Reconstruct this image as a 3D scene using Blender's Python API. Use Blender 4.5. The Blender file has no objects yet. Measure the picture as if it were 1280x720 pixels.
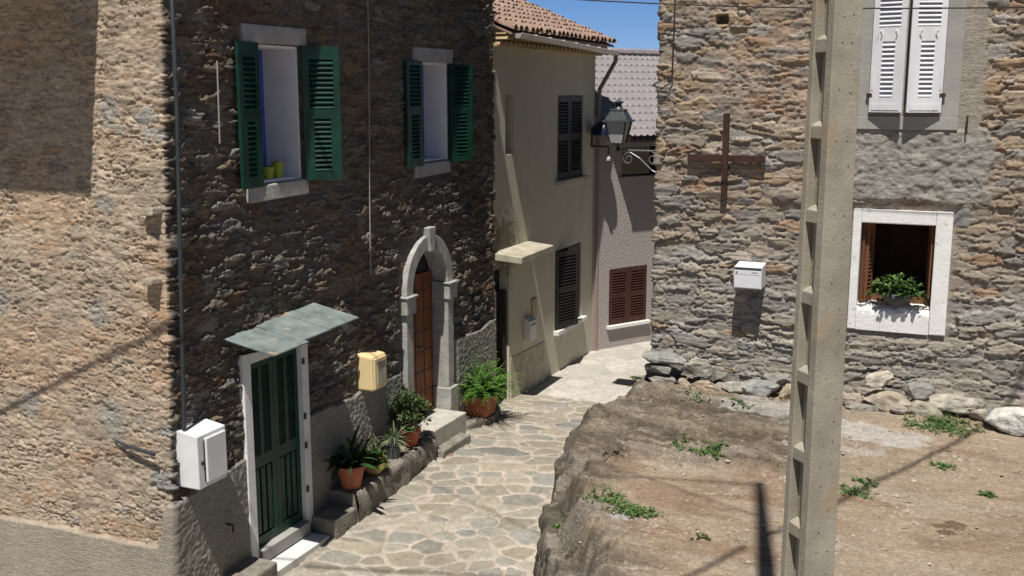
import bpy, math, random
import numpy as np
from mathutils import Vector, Matrix
R = math.radians
scene = bpy.context.scene
col = scene.collection

# ------------------------------------------------------------------ camera, sky, sun, exposure
cam_d = bpy.data.cameras.new('camera'); cam = bpy.data.objects.new('camera', cam_d); col.objects.link(cam)
cam_d.sensor_width = 36; cam_d.lens = 1330 / 1280 * 36
cam_d.clip_start = 0.05; cam_d.clip_end = 3000
cam.location = (0, 0, 5.2)
cam.rotation_euler = (R(90) - math.atan(245 / 1330), 0, R(23.3))
scene.camera = cam
SUN_EL, SUN_AZ = 66.0, 12.0          # light travels towards 12 degrees west of +Y
world = bpy.data.worlds.new('World'); scene.world = world; world.use_nodes = True
nt = world.node_tree; bg = nt.nodes['Background']
sky = nt.nodes.new('ShaderNodeTexSky'); sky.sky_type = 'NISHITA'; sky.sun_disc = False
sky.sun_elevation = R(SUN_EL); sky.sun_rotation = R(180 - SUN_AZ); sky.altitude = 400
sky.air_density = 1.0; sky.dust_density = 0.3; sky.ozone_density = 1.2
tcw = nt.nodes.new('ShaderNodeTexCoord'); lift = nt.nodes.new('ShaderNodeVectorMath'); lift.operation = 'ADD'; lift.inputs[1].default_value = (0, 0, 0.03)
nt.links.new(tcw.outputs['Generated'], lift.inputs[0]); nt.links.new(lift.outputs[0], sky.inputs[0])   # a deep, dry mountain sky: the pale band sinks below the roofs
hs_ = nt.nodes.new('ShaderNodeHueSaturation'); hs_.inputs['Saturation'].default_value = 1.2
sep = nt.nodes.new('ShaderNodeSeparateXYZ'); nt.links.new(tcw.outputs['Generated'], sep.inputs[0])
mrw = nt.nodes.new('ShaderNodeMapRange'); mrw.interpolation_type = 'SMOOTHSTEP'; mrw.inputs[1].default_value = 0.02; mrw.inputs[2].default_value = 0.30; nt.links.new(sep.outputs['Z'], mrw.inputs[0])
tint = nt.nodes.new('ShaderNodeMix'); tint.data_type = 'RGBA'; tint.inputs[6].default_value = (0.98, 1.12, 1.62, 1); tint.inputs[7].default_value = (0.74, 0.70, 0.64, 1); nt.links.new(mrw.outputs[0], tint.inputs[0])
mulw = nt.nodes.new('ShaderNodeMix'); mulw.data_type = 'RGBA'; mulw.blend_type = 'MULTIPLY'; mulw.inputs[0].default_value = 1
nt.links.new(sky.outputs[0], mulw.inputs[6]); nt.links.new(tint.outputs[2], mulw.inputs[7])
nt.links.new(mulw.outputs[2], hs_.inputs['Color']); nt.links.new(hs_.outputs[0], bg.inputs[0]); bg.inputs[1].default_value = 0.052
sd = bpy.data.lights.new('sun', 'SUN'); sd.energy = 5.0; sd.angle = R(0.55); sd.color = (1.0, 0.955, 0.88)
sun = bpy.data.objects.new('sun', sd); col.objects.link(sun)
LD = Vector((-math.sin(R(SUN_AZ)) * math.cos(R(SUN_EL)), math.cos(R(SUN_AZ)) * math.cos(R(SUN_EL)), -math.sin(R(SUN_EL))))
sun.rotation_euler = LD.to_track_quat('-Z', 'Y').to_euler(); sun.location = (2, -5, 30)
scene.render.engine = 'CYCLES'
scene.view_settings.view_transform = 'Standard'; scene.view_settings.look = 'None'
scene.view_settings.exposure = 0.28; scene.view_settings.gamma = 1.0
scene.cycles.max_bounces = 6

# ------------------------------------------------------------------ materials
def mat(name, base, var=0.12, scale=8.0, rough=0.8, bump=0.0, bscale=None, metal=0.0, base2=None, spots=None, stretch=(1, 1, 1), trans=0.0, spec=0.4):
    m = bpy.data.materials.new(name); m.use_nodes = True
    t = m.node_tree; b = t.nodes['Principled BSDF']; N = t.nodes.new; L = t.links.new
    tc = N('ShaderNodeTexCoord'); mp = N('ShaderNodeMapping'); mp.inputs['Scale'].default_value = stretch
    L(tc.outputs['Object'], mp.inputs[0])
    n = N('ShaderNodeTexNoise'); n.inputs['Scale'].default_value = scale; n.inputs['Detail'].default_value = 7; n.inputs['Roughness'].default_value = 0.62
    L(mp.outputs[0], n.inputs[0])
    r = N('ShaderNodeValToRGB'); L(n.outputs[0], r.inputs[0])
    c2 = base2 if base2 else tuple(min(1, c * (1 + var)) for c in base)
    c1 = tuple(c * (1 - var) for c in base)
    r.color_ramp.elements[0].position = 0.34; r.color_ramp.elements[1].position = 0.66
    r.color_ramp.elements[0].color = (*c1, 1); r.color_ramp.elements[1].color = (*c2, 1)
    out = r.outputs[0]
    if spots:
        sc, thr, sc_col = spots
        n2 = N('ShaderNodeTexNoise'); n2.inputs['Scale'].default_value = sc; n2.inputs['Detail'].default_value = 5
        L(mp.outputs[0], n2.inputs[0])
        r2 = N('ShaderNodeValToRGB'); L(n2.outputs[0], r2.inputs[0])
        r2.color_ramp.elements[0].position = thr; r2.color_ramp.elements[1].position = thr + 0.07
        mx = N('ShaderNodeMix'); mx.data_type = 'RGBA'
        L(r2.outputs[0], mx.inputs[0]); L(out, mx.inputs[6]); mx.inputs[7].default_value = (*sc_col, 1); out = mx.outputs[2]
    L(out, b.inputs['Base Color'])
    b.inputs['Roughness'].default_value = rough; b.inputs['Metallic'].default_value = metal
    b.inputs['Specular IOR Level'].default_value = spec
    if bump:
        n3 = N('ShaderNodeTexNoise'); n3.inputs['Scale'].default_value = bscale or scale * 4; n3.inputs['Detail'].default_value = 6
        L(mp.outputs[0], n3.inputs[0])
        bp = N('ShaderNodeBump'); bp.inputs['Strength'].default_value = bump; bp.inputs['Distance'].default_value = 0.02
        L(n3.outputs[0], bp.inputs['Height']); L(bp.outputs[0], b.inputs['Normal'])
    return m

def vcol_mat(name, bump=0.35, bscale=55, var=0.22, vscale=30, rough=0.9, grain=(9, 9, 34), gstr=0.8, gcol=0.14):
    """rubble, rock and paving: the stone's own colour sits on the mesh, the shader adds grain"""
    m = bpy.data.materials.new(name); m.use_nodes = True
    t = m.node_tree; b = t.nodes['Principled BSDF']; N = t.nodes.new; L = t.links.new
    a = N('ShaderNodeAttribute'); a.attribute_name = 'col'
    tc = N('ShaderNodeTexCoord')
    n = N('ShaderNodeTexNoise'); n.inputs['Scale'].default_value = vscale; n.inputs['Detail'].default_value = 8; n.inputs['Roughness'].default_value = 0.7
    L(tc.outputs['Object'], n.inputs[0])
    mr = N('ShaderNodeMapRange'); L(n.outputs[0], mr.inputs[0]); mr.inputs[1].default_value = 0.28; mr.inputs[2].default_value = 0.72
    mr.inputs[3].default_value = 1 - var; mr.inputs[4].default_value = 1 + var
    mx = N('ShaderNodeMix'); mx.data_type = 'RGBA'; mx.blend_type = 'MULTIPLY'; mx.inputs[0].default_value = 1
    L(a.outputs[0], mx.inputs[6]); L(mr.outputs[0], mx.inputs[7]); L(mx.outputs[2], b.inputs['Base Color'])
    b.inputs['Roughness'].default_value = rough; b.inputs['Specular IOR Level'].default_value = 0.25
    n2 = N('ShaderNodeTexNoise'); n2.inputs['Scale'].default_value = bscale; n2.inputs['Detail'].default_value = 8; n2.inputs['Roughness'].default_value = 0.65
    L(tc.outputs['Object'], n2.inputs[0])
    mp = N('ShaderNodeMapping'); mp.inputs['Scale'].default_value = grain; L(tc.outputs['Object'], mp.inputs[0])
    n3 = N('ShaderNodeTexNoise'); n3.inputs['Scale'].default_value = 1; n3.inputs['Detail'].default_value = 7; n3.inputs['Roughness'].default_value = 0.6; n3.inputs['Distortion'].default_value = 0.4
    L(mp.outputs[0], n3.inputs[0])
    ad = N('ShaderNodeMath'); ad.operation = 'MULTIPLY_ADD'; L(n3.outputs[0], ad.inputs[0]); ad.inputs[1].default_value = gstr; L(n2.outputs[0], ad.inputs[2])
    bp = N('ShaderNodeBump'); bp.inputs['Strength'].default_value = bump; bp.inputs['Distance'].default_value = 0.02
    L(ad.outputs[0], bp.inputs['Height']); L(bp.outputs[0], b.inputs['Normal'])
    if gcol:
        mr2 = N('ShaderNodeMapRange'); L(n3.outputs[0], mr2.inputs[0]); mr2.inputs[1].default_value = 0.33; mr2.inputs[2].default_value = 0.67; mr2.inputs[3].default_value = 1 - gcol; mr2.inputs[4].default_value = 1 + gcol * .6
        m2 = N('ShaderNodeMix'); m2.data_type = 'RGBA'; m2.blend_type = 'MULTIPLY'; m2.inputs[0].default_value = 1
        L(mx.outputs[2], m2.inputs[6]); L(mr2.outputs[0], m2.inputs[7]); L(m2.outputs[2], b.inputs['Base Color'])
    return m

M = {}
M['rubble'] = vcol_mat('rubble masonry', bump=0.7, var=0.26)
M['rock'] = vcol_mat('bare rock and dirt', bump=1.0, bscale=30, var=0.34, vscale=34, grain=(6.0, 15, 34), gstr=1.3, gcol=0.16)
M['paving'] = vcol_mat('flagstones', bump=0.35, bscale=45, var=0.22, vscale=18, rough=0.75, grain=(7, 7, 7), gstr=0.5, gcol=0.12)
M['green'] = mat('green shutter paint', (0.003, 0.036, 0.024), 0.35, 5, 0.5, 0.15, 60, spots=(22, 0.68, (0.012, 0.055, 0.042)))
M['dgreen'] = mat('dark green door paint', (0.006, 0.040, 0.028), 0.3, 6, 0.4, 0.12, 50, spots=(26, 0.70, (0.02, 0.065, 0.05)))
M['white'] = mat('white lime paint', (0.74, 0.73, 0.71), 0.06, 5, 0.75, 0.25, 30, spots=(7, 0.66, (0.55, 0.53, 0.49)))
M['lilacwhite'] = mat('white reveal plaster', (0.74, 0.73, 0.75), 0.05, 4, 0.8, 0.15, 25)
M['whitewood'] = mat('white shutter paint', (0.66, 0.66, 0.69), 0.08, 5, 0.5, 0.15, 50, spots=(9, 0.70, (0.42, 0.36, 0.31)), stretch=(1, 1, 0.25))
M['blue'] = mat('blue window paint', (0.05, 0.10, 0.42), 0.15, 6, 0.4)
M['glass'] = mat('dark window glass', (0.012, 0.014, 0.016), 0.1, 3, 0.06, spec=0.6)
M['dark'] = mat('dark interior', (0.02, 0.016, 0.013), 0.3, 4, 0.9)
M['greystone'] = mat('grey dressed stone', (0.34, 0.335, 0.31), 0.22, 7, 0.85, 0.3, 35, spots=(16, 0.64, (0.22, 0.21, 0.19)))
M['lintel'] = mat('grey cement lintel', (0.36, 0.35, 0.33), 0.18, 6, 0.88, 0.35, 30)
M['orangewood'] = mat('orange brown door wood', (0.23, 0.075, 0.025), 0.35, 6, 0.5, 0.15, 30, stretch=(1, 1, 0.2))
M['slate'] = mat('weathered slate', (0.165, 0.195, 0.19), 0.3, 5, 0.65, 0.3, 22, spots=(6, 0.63, (0.34, 0.26, 0.17)))
M['creambox'] = mat('cream plastic', (0.72, 0.56, 0.30), 0.05, 4, 0.45, spots=(14, 0.73, (0.5, 0.37, 0.2)))
M['whitebox'] = mat('white meter box plastic', (0.70, 0.70, 0.70), 0.06, 4, 0.45, spots=(11, 0.71, (0.46, 0.44, 0.41)))
M['boxdark'] = mat('dark metal', (0.05, 0.05, 0.05), 0.2, 8, 0.5)
M['ledge'] = mat('dark ledge stone', (0.20, 0.18, 0.15), 0.3, 6, 0.9, 0.5, 26, spots=(5, 0.6, (0.13, 0.12, 0.09)))
M['slab'] = mat('pale stone slab', (0.42, 0.395, 0.35), 0.15, 7, 0.7, 0.12, 40)
M['marble'] = mat('white speckled doorstep', (0.62, 0.62, 0.60), 0.12, 60, 0.55)
M['terracotta'] = mat('terracotta', (0.43, 0.145, 0.075), 0.14, 7, 0.75, 0.1, 30, spots=(9, 0.66, (0.48, 0.25, 0.16)))
M['redpot'] = mat('red plastic pot', (0.40, 0.085, 0.04), 0.1, 6, 0.5)
M['greypot'] = mat('grey plastic pot', (0.07, 0.075, 0.08), 0.15, 6, 0.5)
M['ochrepot'] = mat('ochre clay bowl', (0.40, 0.25, 0.11), 0.2, 7, 0.75)
M['limepot'] = mat('lime green glazed pot', (0.32, 0.38, 0.04), 0.15, 6, 0.35)
M['soil'] = mat('potting soil', (0.04, 0.028, 0.02), 0.3, 30, 0.95, 0.5, 60)
def leafmat(name, c1, c2, rough=0.5):
    m = mat(name, c1, 0.2, 9, rough, base2=c2, spec=0.35)
    b = m.node_tree.nodes['Principled BSDF']
    return m
M['leaf_dark'] = leafmat('dark glossy leaves', (0.015, 0.055, 0.014), (0.03, 0.085, 0.02), 0.4)
M['leaf_mid'] = leafmat('mid green leaves', (0.045, 0.085, 0.022), (0.08, 0.12, 0.035))
M['leaf_olive'] = leafmat('olive leaves', (0.05, 0.065, 0.022), (0.12, 0.12, 0.05))
M['leaf_lime'] = leafmat('bright green leaves', (0.08, 0.16, 0.02), (0.14, 0.24, 0.035))
M['leaf_fern'] = leafmat('fern leaves', (0.06, 0.15, 0.022), (0.11, 0.22, 0.04))
M['leaf_pale'] = leafmat('pale striped leaves', (0.12, 0.17, 0.09), (0.30, 0.34, 0.20))
M['leaf_weed'] = leafmat('weed leaves', (0.06, 0.13, 0.03), (0.11, 0.19, 0.05))
M['stem'] = mat('plant stems', (0.09, 0.07, 0.035), 0.2, 9, 0.8)
M['cream'] = mat('cream render', (0.50, 0.455, 0.35), 0.05, 2.2, 0.9, 0.2, 40, base2=(0.53, 0.485, 0.375), spots=(2.4, 0.64, (0.43, 0.388, 0.295)), stretch=(1, 1, .5))
M['creamtrim'] = mat('pale cream concrete', (0.40, 0.36, 0.275), 0.2, 5, 0.85, 0.2, 30, spots=(6, 0.65, (0.32, 0.285, 0.21)))
M['creamlight'] = mat('white sill paint', (0.68, 0.66, 0.61), 0.06, 5, 0.8)
M['brownwood'] = mat('dark brown shutter paint', (0.017, 0.011, 0.008), 0.3, 8, 0.55)
M['redwood'] = mat('red brown shutter paint', (0.055, 0.018, 0.011), 0.3, 8, 0.5)
M['woodold'] = mat('weathered brown wood', (0.16, 0.065, 0.030), 0.4, 9, 0.7, 0.2, 40, stretch=(1, 1, 0.15))
M['tile'] = mat('canal roof tile', (0.255, 0.168, 0.13), 0.3, 4.5, 0.85, 0.15, 30, spots=(3.2, 0.58, (0.30, 0.225, 0.175)))
M['tilegrey'] = mat('grey roof tile', (0.225, 0.205, 0.212), 0.1, 3, 0.75)
M['genoise'] = mat('eaves tile row', (0.45, 0.33, 0.19), 0.15, 6, 0.85)
M['zinc'] = mat('zinc gutter', (0.50, 0.47, 0.43), 0.1, 6, 0.45, metal=0.35)
M['pipebrown'] = mat('brown downpipe', (0.27, 0.20, 0.165), 0.1, 6, 0.5)
M['mauve'] = mat('mauve roughcast', (0.34, 0.298, 0.282), 0.08, 26, 0.95, 0.9, 32)
M['concrete'] = mat('pole concrete', (0.305, 0.275, 0.22), 0.2, 5, 0.92, 0.14, 70, spots=(4.5, 0.58, (0.325, 0.265, 0.18)))
M['cement'] = mat('smooth grey cement', (0.31, 0.30, 0.28), 0.12, 3, 0.9, 0.2, 25, spots=(2.2, 0.6, (0.27, 0.255, 0.235)))
M['rust'] = mat('rusty iron', (0.045, 0.018, 0.012), 0.4, 18, 0.8, 0.3, 60)
M['iron'] = mat('dark painted iron', (0.035, 0.04, 0.045), 0.2, 10, 0.4)
M['ironlight'] = mat('grey wrought iron', (0.16, 0.17, 0.18), 0.2, 10, 0.4, metal=0.4)
M['lantglass'] = mat('frosted lantern glass', (0.40, 0.40, 0.42), 0.05, 4, 0.35)
M['navy'] = mat('dark navy enamel', (0.012, 0.016, 0.045), 0.2, 6, 0.3)
M['porcelain'] = mat('white porcelain', (0.6, 0.6, 0.6), 0.05, 4, 0.3)
M['mailwhite'] = mat('white mailbox paint', (0.66, 0.66, 0.70), 0.04, 5, 0.45)
M['wire'] = mat('black cable', (0.02, 0.02, 0.02), 0.1, 5, 0.6)
M['cablegrey'] = mat('pale grey cable', (0.33, 0.31, 0.28), 0.1, 5, 0.7)
M['rocks'] = {}
def rockmat(c, key):
    if key not in M['rocks']:
        M['rocks'][key] = mat('loose stone ' + key, c, 0.32, 9, 0.92, 0.8, 26, spots=(9, 0.6, tuple(min(1, x * 1.35) for x in c)))
    return M['rocks'][key]

# ------------------------------------------------------------------ object helpers
def tag(o, label=None, cat=None, group=None, kind=None):
    if label: o['label'] = label
    if cat: o['category'] = cat
    if group: o['group'] = group
    if kind: o['kind'] = kind
    return o
def thing(name, loc, label, cat, group=None):
    o = bpy.data.objects.new(name, None); o.location = loc; o.empty_display_size = 0.2; col.objects.link(o)
    return tag(o, label, cat, group)
def link(name, me, m, parent=None, shift=True):
    if isinstance(m, (list, tuple)):
        for q in m: me.materials.append(q)
    else: me.materials.append(m)
    o = bpy.data.objects.new(name, me); col.objects.link(o)
    if parent:
        o.parent = parent
        if shift:
            l = Vector(parent.location); p = parent.parent
            while p: l += Vector(p.location); p = p.parent
            me.transform(Matrix.Translation(-l))
    return o
class MB:
    def __init__(s): s.v = []; s.f = []; s.mi = []
    def add(s, vs, fs, mi=0):
        k = len(s.v); s.v += [tuple(p) for p in vs]; s.f += [tuple(i + k for i in f) for f in fs]; s.mi += [mi] * len(fs); return s
    def obox(s, o, ex, ey, ez, x0, x1, y0, y1, z0, z1, mi=0):
        o = Vector(o); ex = Vector(ex); ey = Vector(ey); ez = Vector(ez)
        vs = [o + ex * x + ey * y + ez * z for z in (z0, z1) for y in (y0, y1) for x in (x0, x1)]
        fs = [(0, 2, 3, 1), (4, 5, 7, 6), (0, 1, 5, 4), (2, 6, 7, 3), (0, 4, 6, 2), (1, 3, 7, 5)]
        if ex.cross(ey).dot(ez) < 0: fs = [f[::-1] for f in fs]
        return s.add(vs, fs, mi)
    def box(s, x0, x1, y0, y1, z0, z1, mi=0):
        return s.obox((0, 0, 0), (1, 0, 0), (0, 1, 0), (0, 0, 1), x0, x1, y0, y1, z0, z1, mi)
    def hexa(s, bottom, top, mi=0):
        n = len(bottom)
        return s.add(list(bottom) + list(top), [tuple(range(n))[::-1], tuple(range(n, 2 * n))] + [(i, (i + 1) % n, n + (i + 1) % n, n + i) for i in range(n)], mi)
    def tube(s, pts, r, n=8, mi=0, cap=True):
        pts = [Vector(p) for p in pts]; rs = r if isinstance(r, (list, tuple)) else [r] * len(pts)
        vs = []; ref = None
        for i, p in enumerate(pts):
            d = (pts[min(i + 1, len(pts) - 1)] - pts[max(i - 1, 0)]).normalized()
            if ref is None:
                ref = d.orthogonal().normalized()
            ref = (ref - d * ref.dot(d)).normalized(); q = d.cross(ref)
            for k in range(n):
                a = 2 * math.pi * k / n; vs.append(p + (ref * math.cos(a) + q * math.sin(a)) * rs[i])
        fs = [(i * n + k, i * n + (k + 1) % n, (i + 1) * n + (k + 1) % n, (i + 1) * n + k) for i in range(len(pts) - 1) for k in range(n)]
        if cap: fs += [tuple(range(n))[::-1], tuple((len(pts) - 1) * n + k for k in range(n))]
        return s.add(vs, fs, mi)
    def lathe(s, c, prof, n=24, mi=0):
        vs = []; m = len(prof)
        for k in range(n):
            a = 2 * math.pi * k / n
            for r, z in prof: vs.append((c[0] + r * math.cos(a), c[1] + r * math.sin(a), c[2] + z))
        fs = [(k * m + j, ((k + 1) % n) * m + j, ((k + 1) % n) * m + j + 1, k * m + j + 1) for k in range(n) for j in range(m - 1)]
        return s.add(vs, fs, mi)
    def build(s, name, m, parent=None, smooth=False, bevel=0.0):
        me = bpy.data.meshes.new(name); me.from_pydata(s.v, [], s.f); me.update()
        if any(s.mi): me.polygons.foreach_set('material_index', s.mi)
        if smooth: me.polygons.foreach_set('use_smooth', [True] * len(s.f))
        o = link(name, me, m, parent)
        if bevel:
            b = o.modifiers.new('bevel', 'BEVEL'); b.width = bevel; b.segments = 2; b.limit_method = 'ANGLE'; b.angle_limit = R(40)
        return o

# ------------------------------------------------------------------ noise in numpy
def _h(ix, iy, seed):
    ix = ix.astype(np.int64); iy = iy.astype(np.int64)
    n = (ix * 374761393 + iy * 668265263 + seed * 974634777) & 0xffffffff
    n = ((n ^ (n >> 13)) * 1274126177) & 0xffffffff
    n = ((n ^ (n >> 16)) * 2246822519) & 0xffffffff
    return ((n ^ (n >> 15)) & 0xffffff) / float(0x1000000)
def vn(x, y, seed=0):
    i = np.floor(x); j = np.floor(y); fx = x - i; fy = y - j
    fx = fx * fx * fx * (fx * (fx * 6 - 15) + 10); fy = fy * fy * fy * (fy * (fy * 6 - 15) + 10)
    a = _h(i, j, seed); b = _h(i + 1, j, seed); c = _h(i, j + 1, seed); d = _h(i + 1, j + 1, seed)
    return (a * (1 - fx) + b * fx) * (1 - fy) + (c * (1 - fx) + d * fx) * fy
def fbm(x, y, o=4, seed=0, g=0.5):
    t = 0; a = 1.0; s = 0
    for k in range(o):
        t = t + a * vn(x * 2 ** k + 17.3 * k, y * 2 ** k - 9.1 * k, seed + k); s += a; a *= g
    return t / s
def ss(a, b, x):
    t = np.clip((x - a) / (b - a), 0, 1); return t * t * (3 - 2 * t)
def stones(U, V, sw, sh, seed, warp=0.3, p=2.6, big=0.5, wf=(2.2, 4.0), rag=0.0):
    x = U / sw + warp * 2 * (fbm(U * wf[0], V * wf[1], 3, seed + 50) - 0.5)
    y = V / sh + warp * 2 * (fbm(U * wf[0] + 31, V * wf[1] + 7, 3, seed + 60) - 0.5) + 0.9 * (vn(U * 0.9, V * 0.3, seed + 70) - 0.5)
    if rag:
        x = x + rag * (fbm(U * 11, V * 17, 4, seed + 80, .6) - 0.5); y = y + rag * 1.5 * (fbm(U * 9 + 5, V * 15, 4, seed + 85, .6) - 0.5)
    i0 = np.floor(x); j0 = np.floor(y)
    F1 = np.full(x.shape, 9.0); F2 = F1.copy(); I = i0.copy(); J = j0.copy(); DX = np.zeros_like(x); DY = np.zeros_like(x)
    for dj in (-2, -1, 0, 1, 2):
        for di in (-2, -1, 0, 1, 2):
            i = i0 + di; j = j0 + dj
            cx = i + 0.5 + 0.5 * np.mod(j, 2) + (_h(i, j, seed + 1) - 0.5) * 0.85
            cy = j + 0.5 + (_h(i, j, seed + 2) - 0.5) * 0.75
            w = _h(i, j, seed + 3) ** 2 * big
            dx = x - cx; dy = y - cy
            d = (np.abs(dx) ** p + np.abs(dy) ** p) ** (1 / p) - w
            c = d < F1
            F2 = np.where(c, F1, np.minimum(F2, d))
            I = np.where(c, i, I); J = np.where(c, j, J); DX = np.where(c, dx, DX); DY = np.where(c, dy, DY)
            F1 = np.where(c, d, F1)
    return I, J, F2 - F1, DX, DY
def pick(pal, w, r):
    cw = np.cumsum(np.array(w, float) / sum(w)); k = np.minimum(np.searchsorted(cw, r.ravel()), len(pal) - 1).reshape(r.shape)
    return np.array(pal)[k]
def mixc(a, b, t): return a * (1 - t[..., None]) + b * t[..., None]
def c3(c): return np.array(c, float)

def grid_mesh(name, P, C, keep, m, parent=None, smooth=True):
    """P (n,m,3) points, C (n,m,3) colours, keep (n-1,m-1) face mask -> one mesh object"""
    n, k = P.shape[:2]
    idx = np.arange(n * k).reshape(n, k)
    q = np.stack([idx[:-1, :-1], idx[1:, :-1], idx[1:, 1:], idx[:-1, 1:]], -1)[keep]
    used = np.zeros(n * k, bool); used[q.ravel()] = True
    remap = np.cumsum(used) - 1; q = remap[q]; V = P.reshape(-1, 3)[used]; Cc = C.reshape(-1, 3)[used]
    me = bpy.data.meshes.new(name)
    me.vertices.add(len(V)); me.vertices.foreach_set('co', V.astype(np.float32).ravel())
    me.loops.add(q.size); me.loops.foreach_set('vertex_index', q.astype(np.int32).ravel())
    me.polygons.add(len(q)); me.polygons.foreach_set('loop_start', np.arange(0, q.size, 4, dtype=np.int32))
    me.polygons.foreach_set('loop_total', np.full(len(q), 4, dtype=np.int32))
    me.update(calc_edges=True)
    a = me.attributes.new('col', 'FLOAT_COLOR', 'POINT')
    a.data.foreach_set('color', np.concatenate([np.clip(Cc, 0, 1), np.ones((len(Cc), 1))], 1).astype(np.float32).ravel())
    me.polygons.foreach_set('use_smooth', [smooth] * len(q)); me.validate()
    return link(name, me, m, parent)

# ================================================================== THE SETTING
def street_z(y): return np.interp(y, [0, 8.5, 9.2, 10.2, 12.5, 14.3, 16.4, 20, 40], [-0.08, -0.06, 0.0, 0.08, 0.22, 0.2, 0.04, -0.04, -0.06])
# flagstone street
xs = np.arange(-7.7, -3.1, 0.0125); ys = np.concatenate([np.arange(2, 8.4, 0.06), np.arange(8.4, 16.45, 0.0125)])
X, Y = np.meshgrid(xs, ys, indexing='ij')
I, J, E, DX, DY = stones(X * 0.92 + Y * 0.38, Y * 0.92 - X * 0.38, 0.35, 0.245, 11, warp=0.25, p=2.0, big=0.6, wf=(1.3, 1.5), rag=0.10)
r1 = _h(I, J, 101); r2 = _h(I, J, 102)
pal = [(0.25, 0.238, 0.21), (0.275, 0.25, 0.205), (0.30, 0.265, 0.21), (0.225, 0.222, 0.205), (0.24, 0.17, 0.13), (0.32, 0.295, 0.245), (0.285, 0.265, 0.22)]
sc = pick(pal, [3, 3, 3, 2, .35, 2, 3], r1) * (0.85 + 0.3 * r2[..., None])
sc = sc * (0.86 + 0.28 * fbm(X * 9, Y * 9, 4, 7))[..., None]
jt = 0.14 + 0.07 * (fbm(X * 4, Y * 4, 3, 5) - 0.5)
k = ss(jt - 0.025, jt + 0.03, E + 0.07 * (fbm(X * 22, Y * 22, 3, 9) - 0.5))
joint = c3((0.395, 0.345, 0.30)) * (0.86 + 0.28 * fbm(X * 6, Y * 6, 4, 3))[..., None]
Cc = mixc(joint, sc, k)
Cc = Cc * (0.85 + 0.30 * fbm(X * 1.2, Y * 1.2, 4, 44))[..., None] * c3((1.01, 1.0, .975))
Cc = mixc(Cc, Cc * c3((.62, .6, .52)), .7 * ss(.58, .72, fbm(X * 3.1, Y * 3.1, 5, 45)) * (1 - k))
Z = street_z(Y) + 0.022 * k * (0.3 + r2) + .02 * k * ((r1 - .5) * DX + (r2 - .5) * DY) + 0.03 * (fbm(X * 0.9, Y * 0.9, 3, 2) - 0.5) + 0.004 * fbm(X * 25, Y * 25, 3, 8)
o = grid_mesh('street', np.stack([X, Y, Z], -1), Cc, np.ones((len(xs) - 1, len(ys) - 1), bool), M['paving']); tag(o, kind='structure')
# pale paving past the cream house
xs = np.arange(-7.7, -2.2, 0.03); ys = np.arange(16.4, 27, 0.03)
X, Y = np.meshgrid(xs, ys, indexing='ij')
I, J, E, DX, DY = stones(X, Y, 0.5, 0.42, 21, warp=0.25, p=2.0, big=0.35, wf=(1.3, 1.5))
k = ss(0.06, 0.13, E); r1 = _h(I, J, 104)
Cc = mixc(np.broadcast_to(c3((0.40, 0.37, 0.325)), X.shape + (3,)), c3((0.45, 0.42, 0.375)) * (0.88 + 0.2 * r1[..., None]), k) * (0.86 + 0.28 * fbm(X * 3, Y * 3, 4, 6))[..., None]
Z = street_z(Y) - 0.012 + 0.004 * k + 0.02 * (fbm(X, Y, 2, 1) - 0.5)
o = grid_mesh('pavement', np.stack([X, Y, Z], -1), Cc, np.ones((len(xs) - 1, len(ys) - 1), bool), M['paving']); tag(o, kind='structure')

# rock outcrop and dirt yard in front of the right house
def edge_x(y): return np.interp(y, [-6, 4, 6, 7.1, 8, 8.7, 9.3, 10.1, 10.6, 11.3, 11.9, 12.4, 12.8, 13.4], [-2.0, -2.2, -2.45, -2.76, -3.12, -3.5, -3.74, -3.92, -4.06, -4.1, -4.04, -3.86, -3.72, -3.66])
def yard_top(X, Y):
    z = 1.56 + 0.10 * ss(11.5, 13.0, Y) + 0.05 * (fbm(X * 0.8, Y * 0.8, 3, 31) - 0.5)
    z = z - 0.10 * ss(9.0, 7.0, Y) * 0
    z = z + 0.05 * (1 - ss(0.0, 1.2, X + 3.9)) * (fbm(Y * 2.2, X * 0.8, 2, 35) - 0.5)
    return z
xs = np.concatenate([np.arange(-4.6, -2.5, 0.0085), np.arange(-2.5, 1.6, 0.019), np.arange(1.6, 12, 0.12)])
ys = np.concatenate([np.arange(-6, 6.6, 0.09), np.arange(6.6, 13.35, 0.018)])
X, Y = np.meshgrid(xs, ys, indexing='ij')
ex = edge_x(Y) + 0.16 * (fbm(Y * 2.0, X * 0 + 3, 4, 77) - 0.5) + 0.05 * (fbm(Y * 9, X * 0 + 1, 3, 78) - 0.5)
D = X - ex
top = yard_top(X, Y)
low = 0.60 + 0.22 * fbm(Y * 1.6, X * 0.7, 3, 36)             # lower shelf at the near end of the outcrop
shelf = (1 - ss(9.75, 10.2, Y + 0.35 * (fbm(X * 3, Y * 3, 2, 12) - 0.5)))
c_full = ss(-0.02, 0.13, D) * 0.82 + ss(0.10, 0.38, D) * 0.18
c_shelf = ss(-0.02, 0.10, D) * low + ss(0.22, 0.52, D + 0.16 * (fbm(Y * 5, X * 5, 3, 14) - 0.5)) * (1 - low)
cl = c_full * (1 - shelf) + c_shelf * shelf
Z = street_z(Y) - 0.06 + (top - street_z(Y) + 0.06) * cl
nA = fbm(X * 0.9, Y * 1.1, 4, 90) - .5; nB = fbm(X * 1.6 + 4, Y * 2.0, 4, 91) - .5
mass = ss(9.95, 10.25, Y + 0.7 * nB) * (1 - ss(12.2, 12.6, Y)) * (1 - ss(-1.7, -0.3, X + 1.6 * nA))
band = np.exp(-((Y - 11.05 - .05 * X + .5 * nB) / .26) ** 2) * ss(.36, .5, fbm(X * 1.1, Y * 2, 3, 89))
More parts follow.
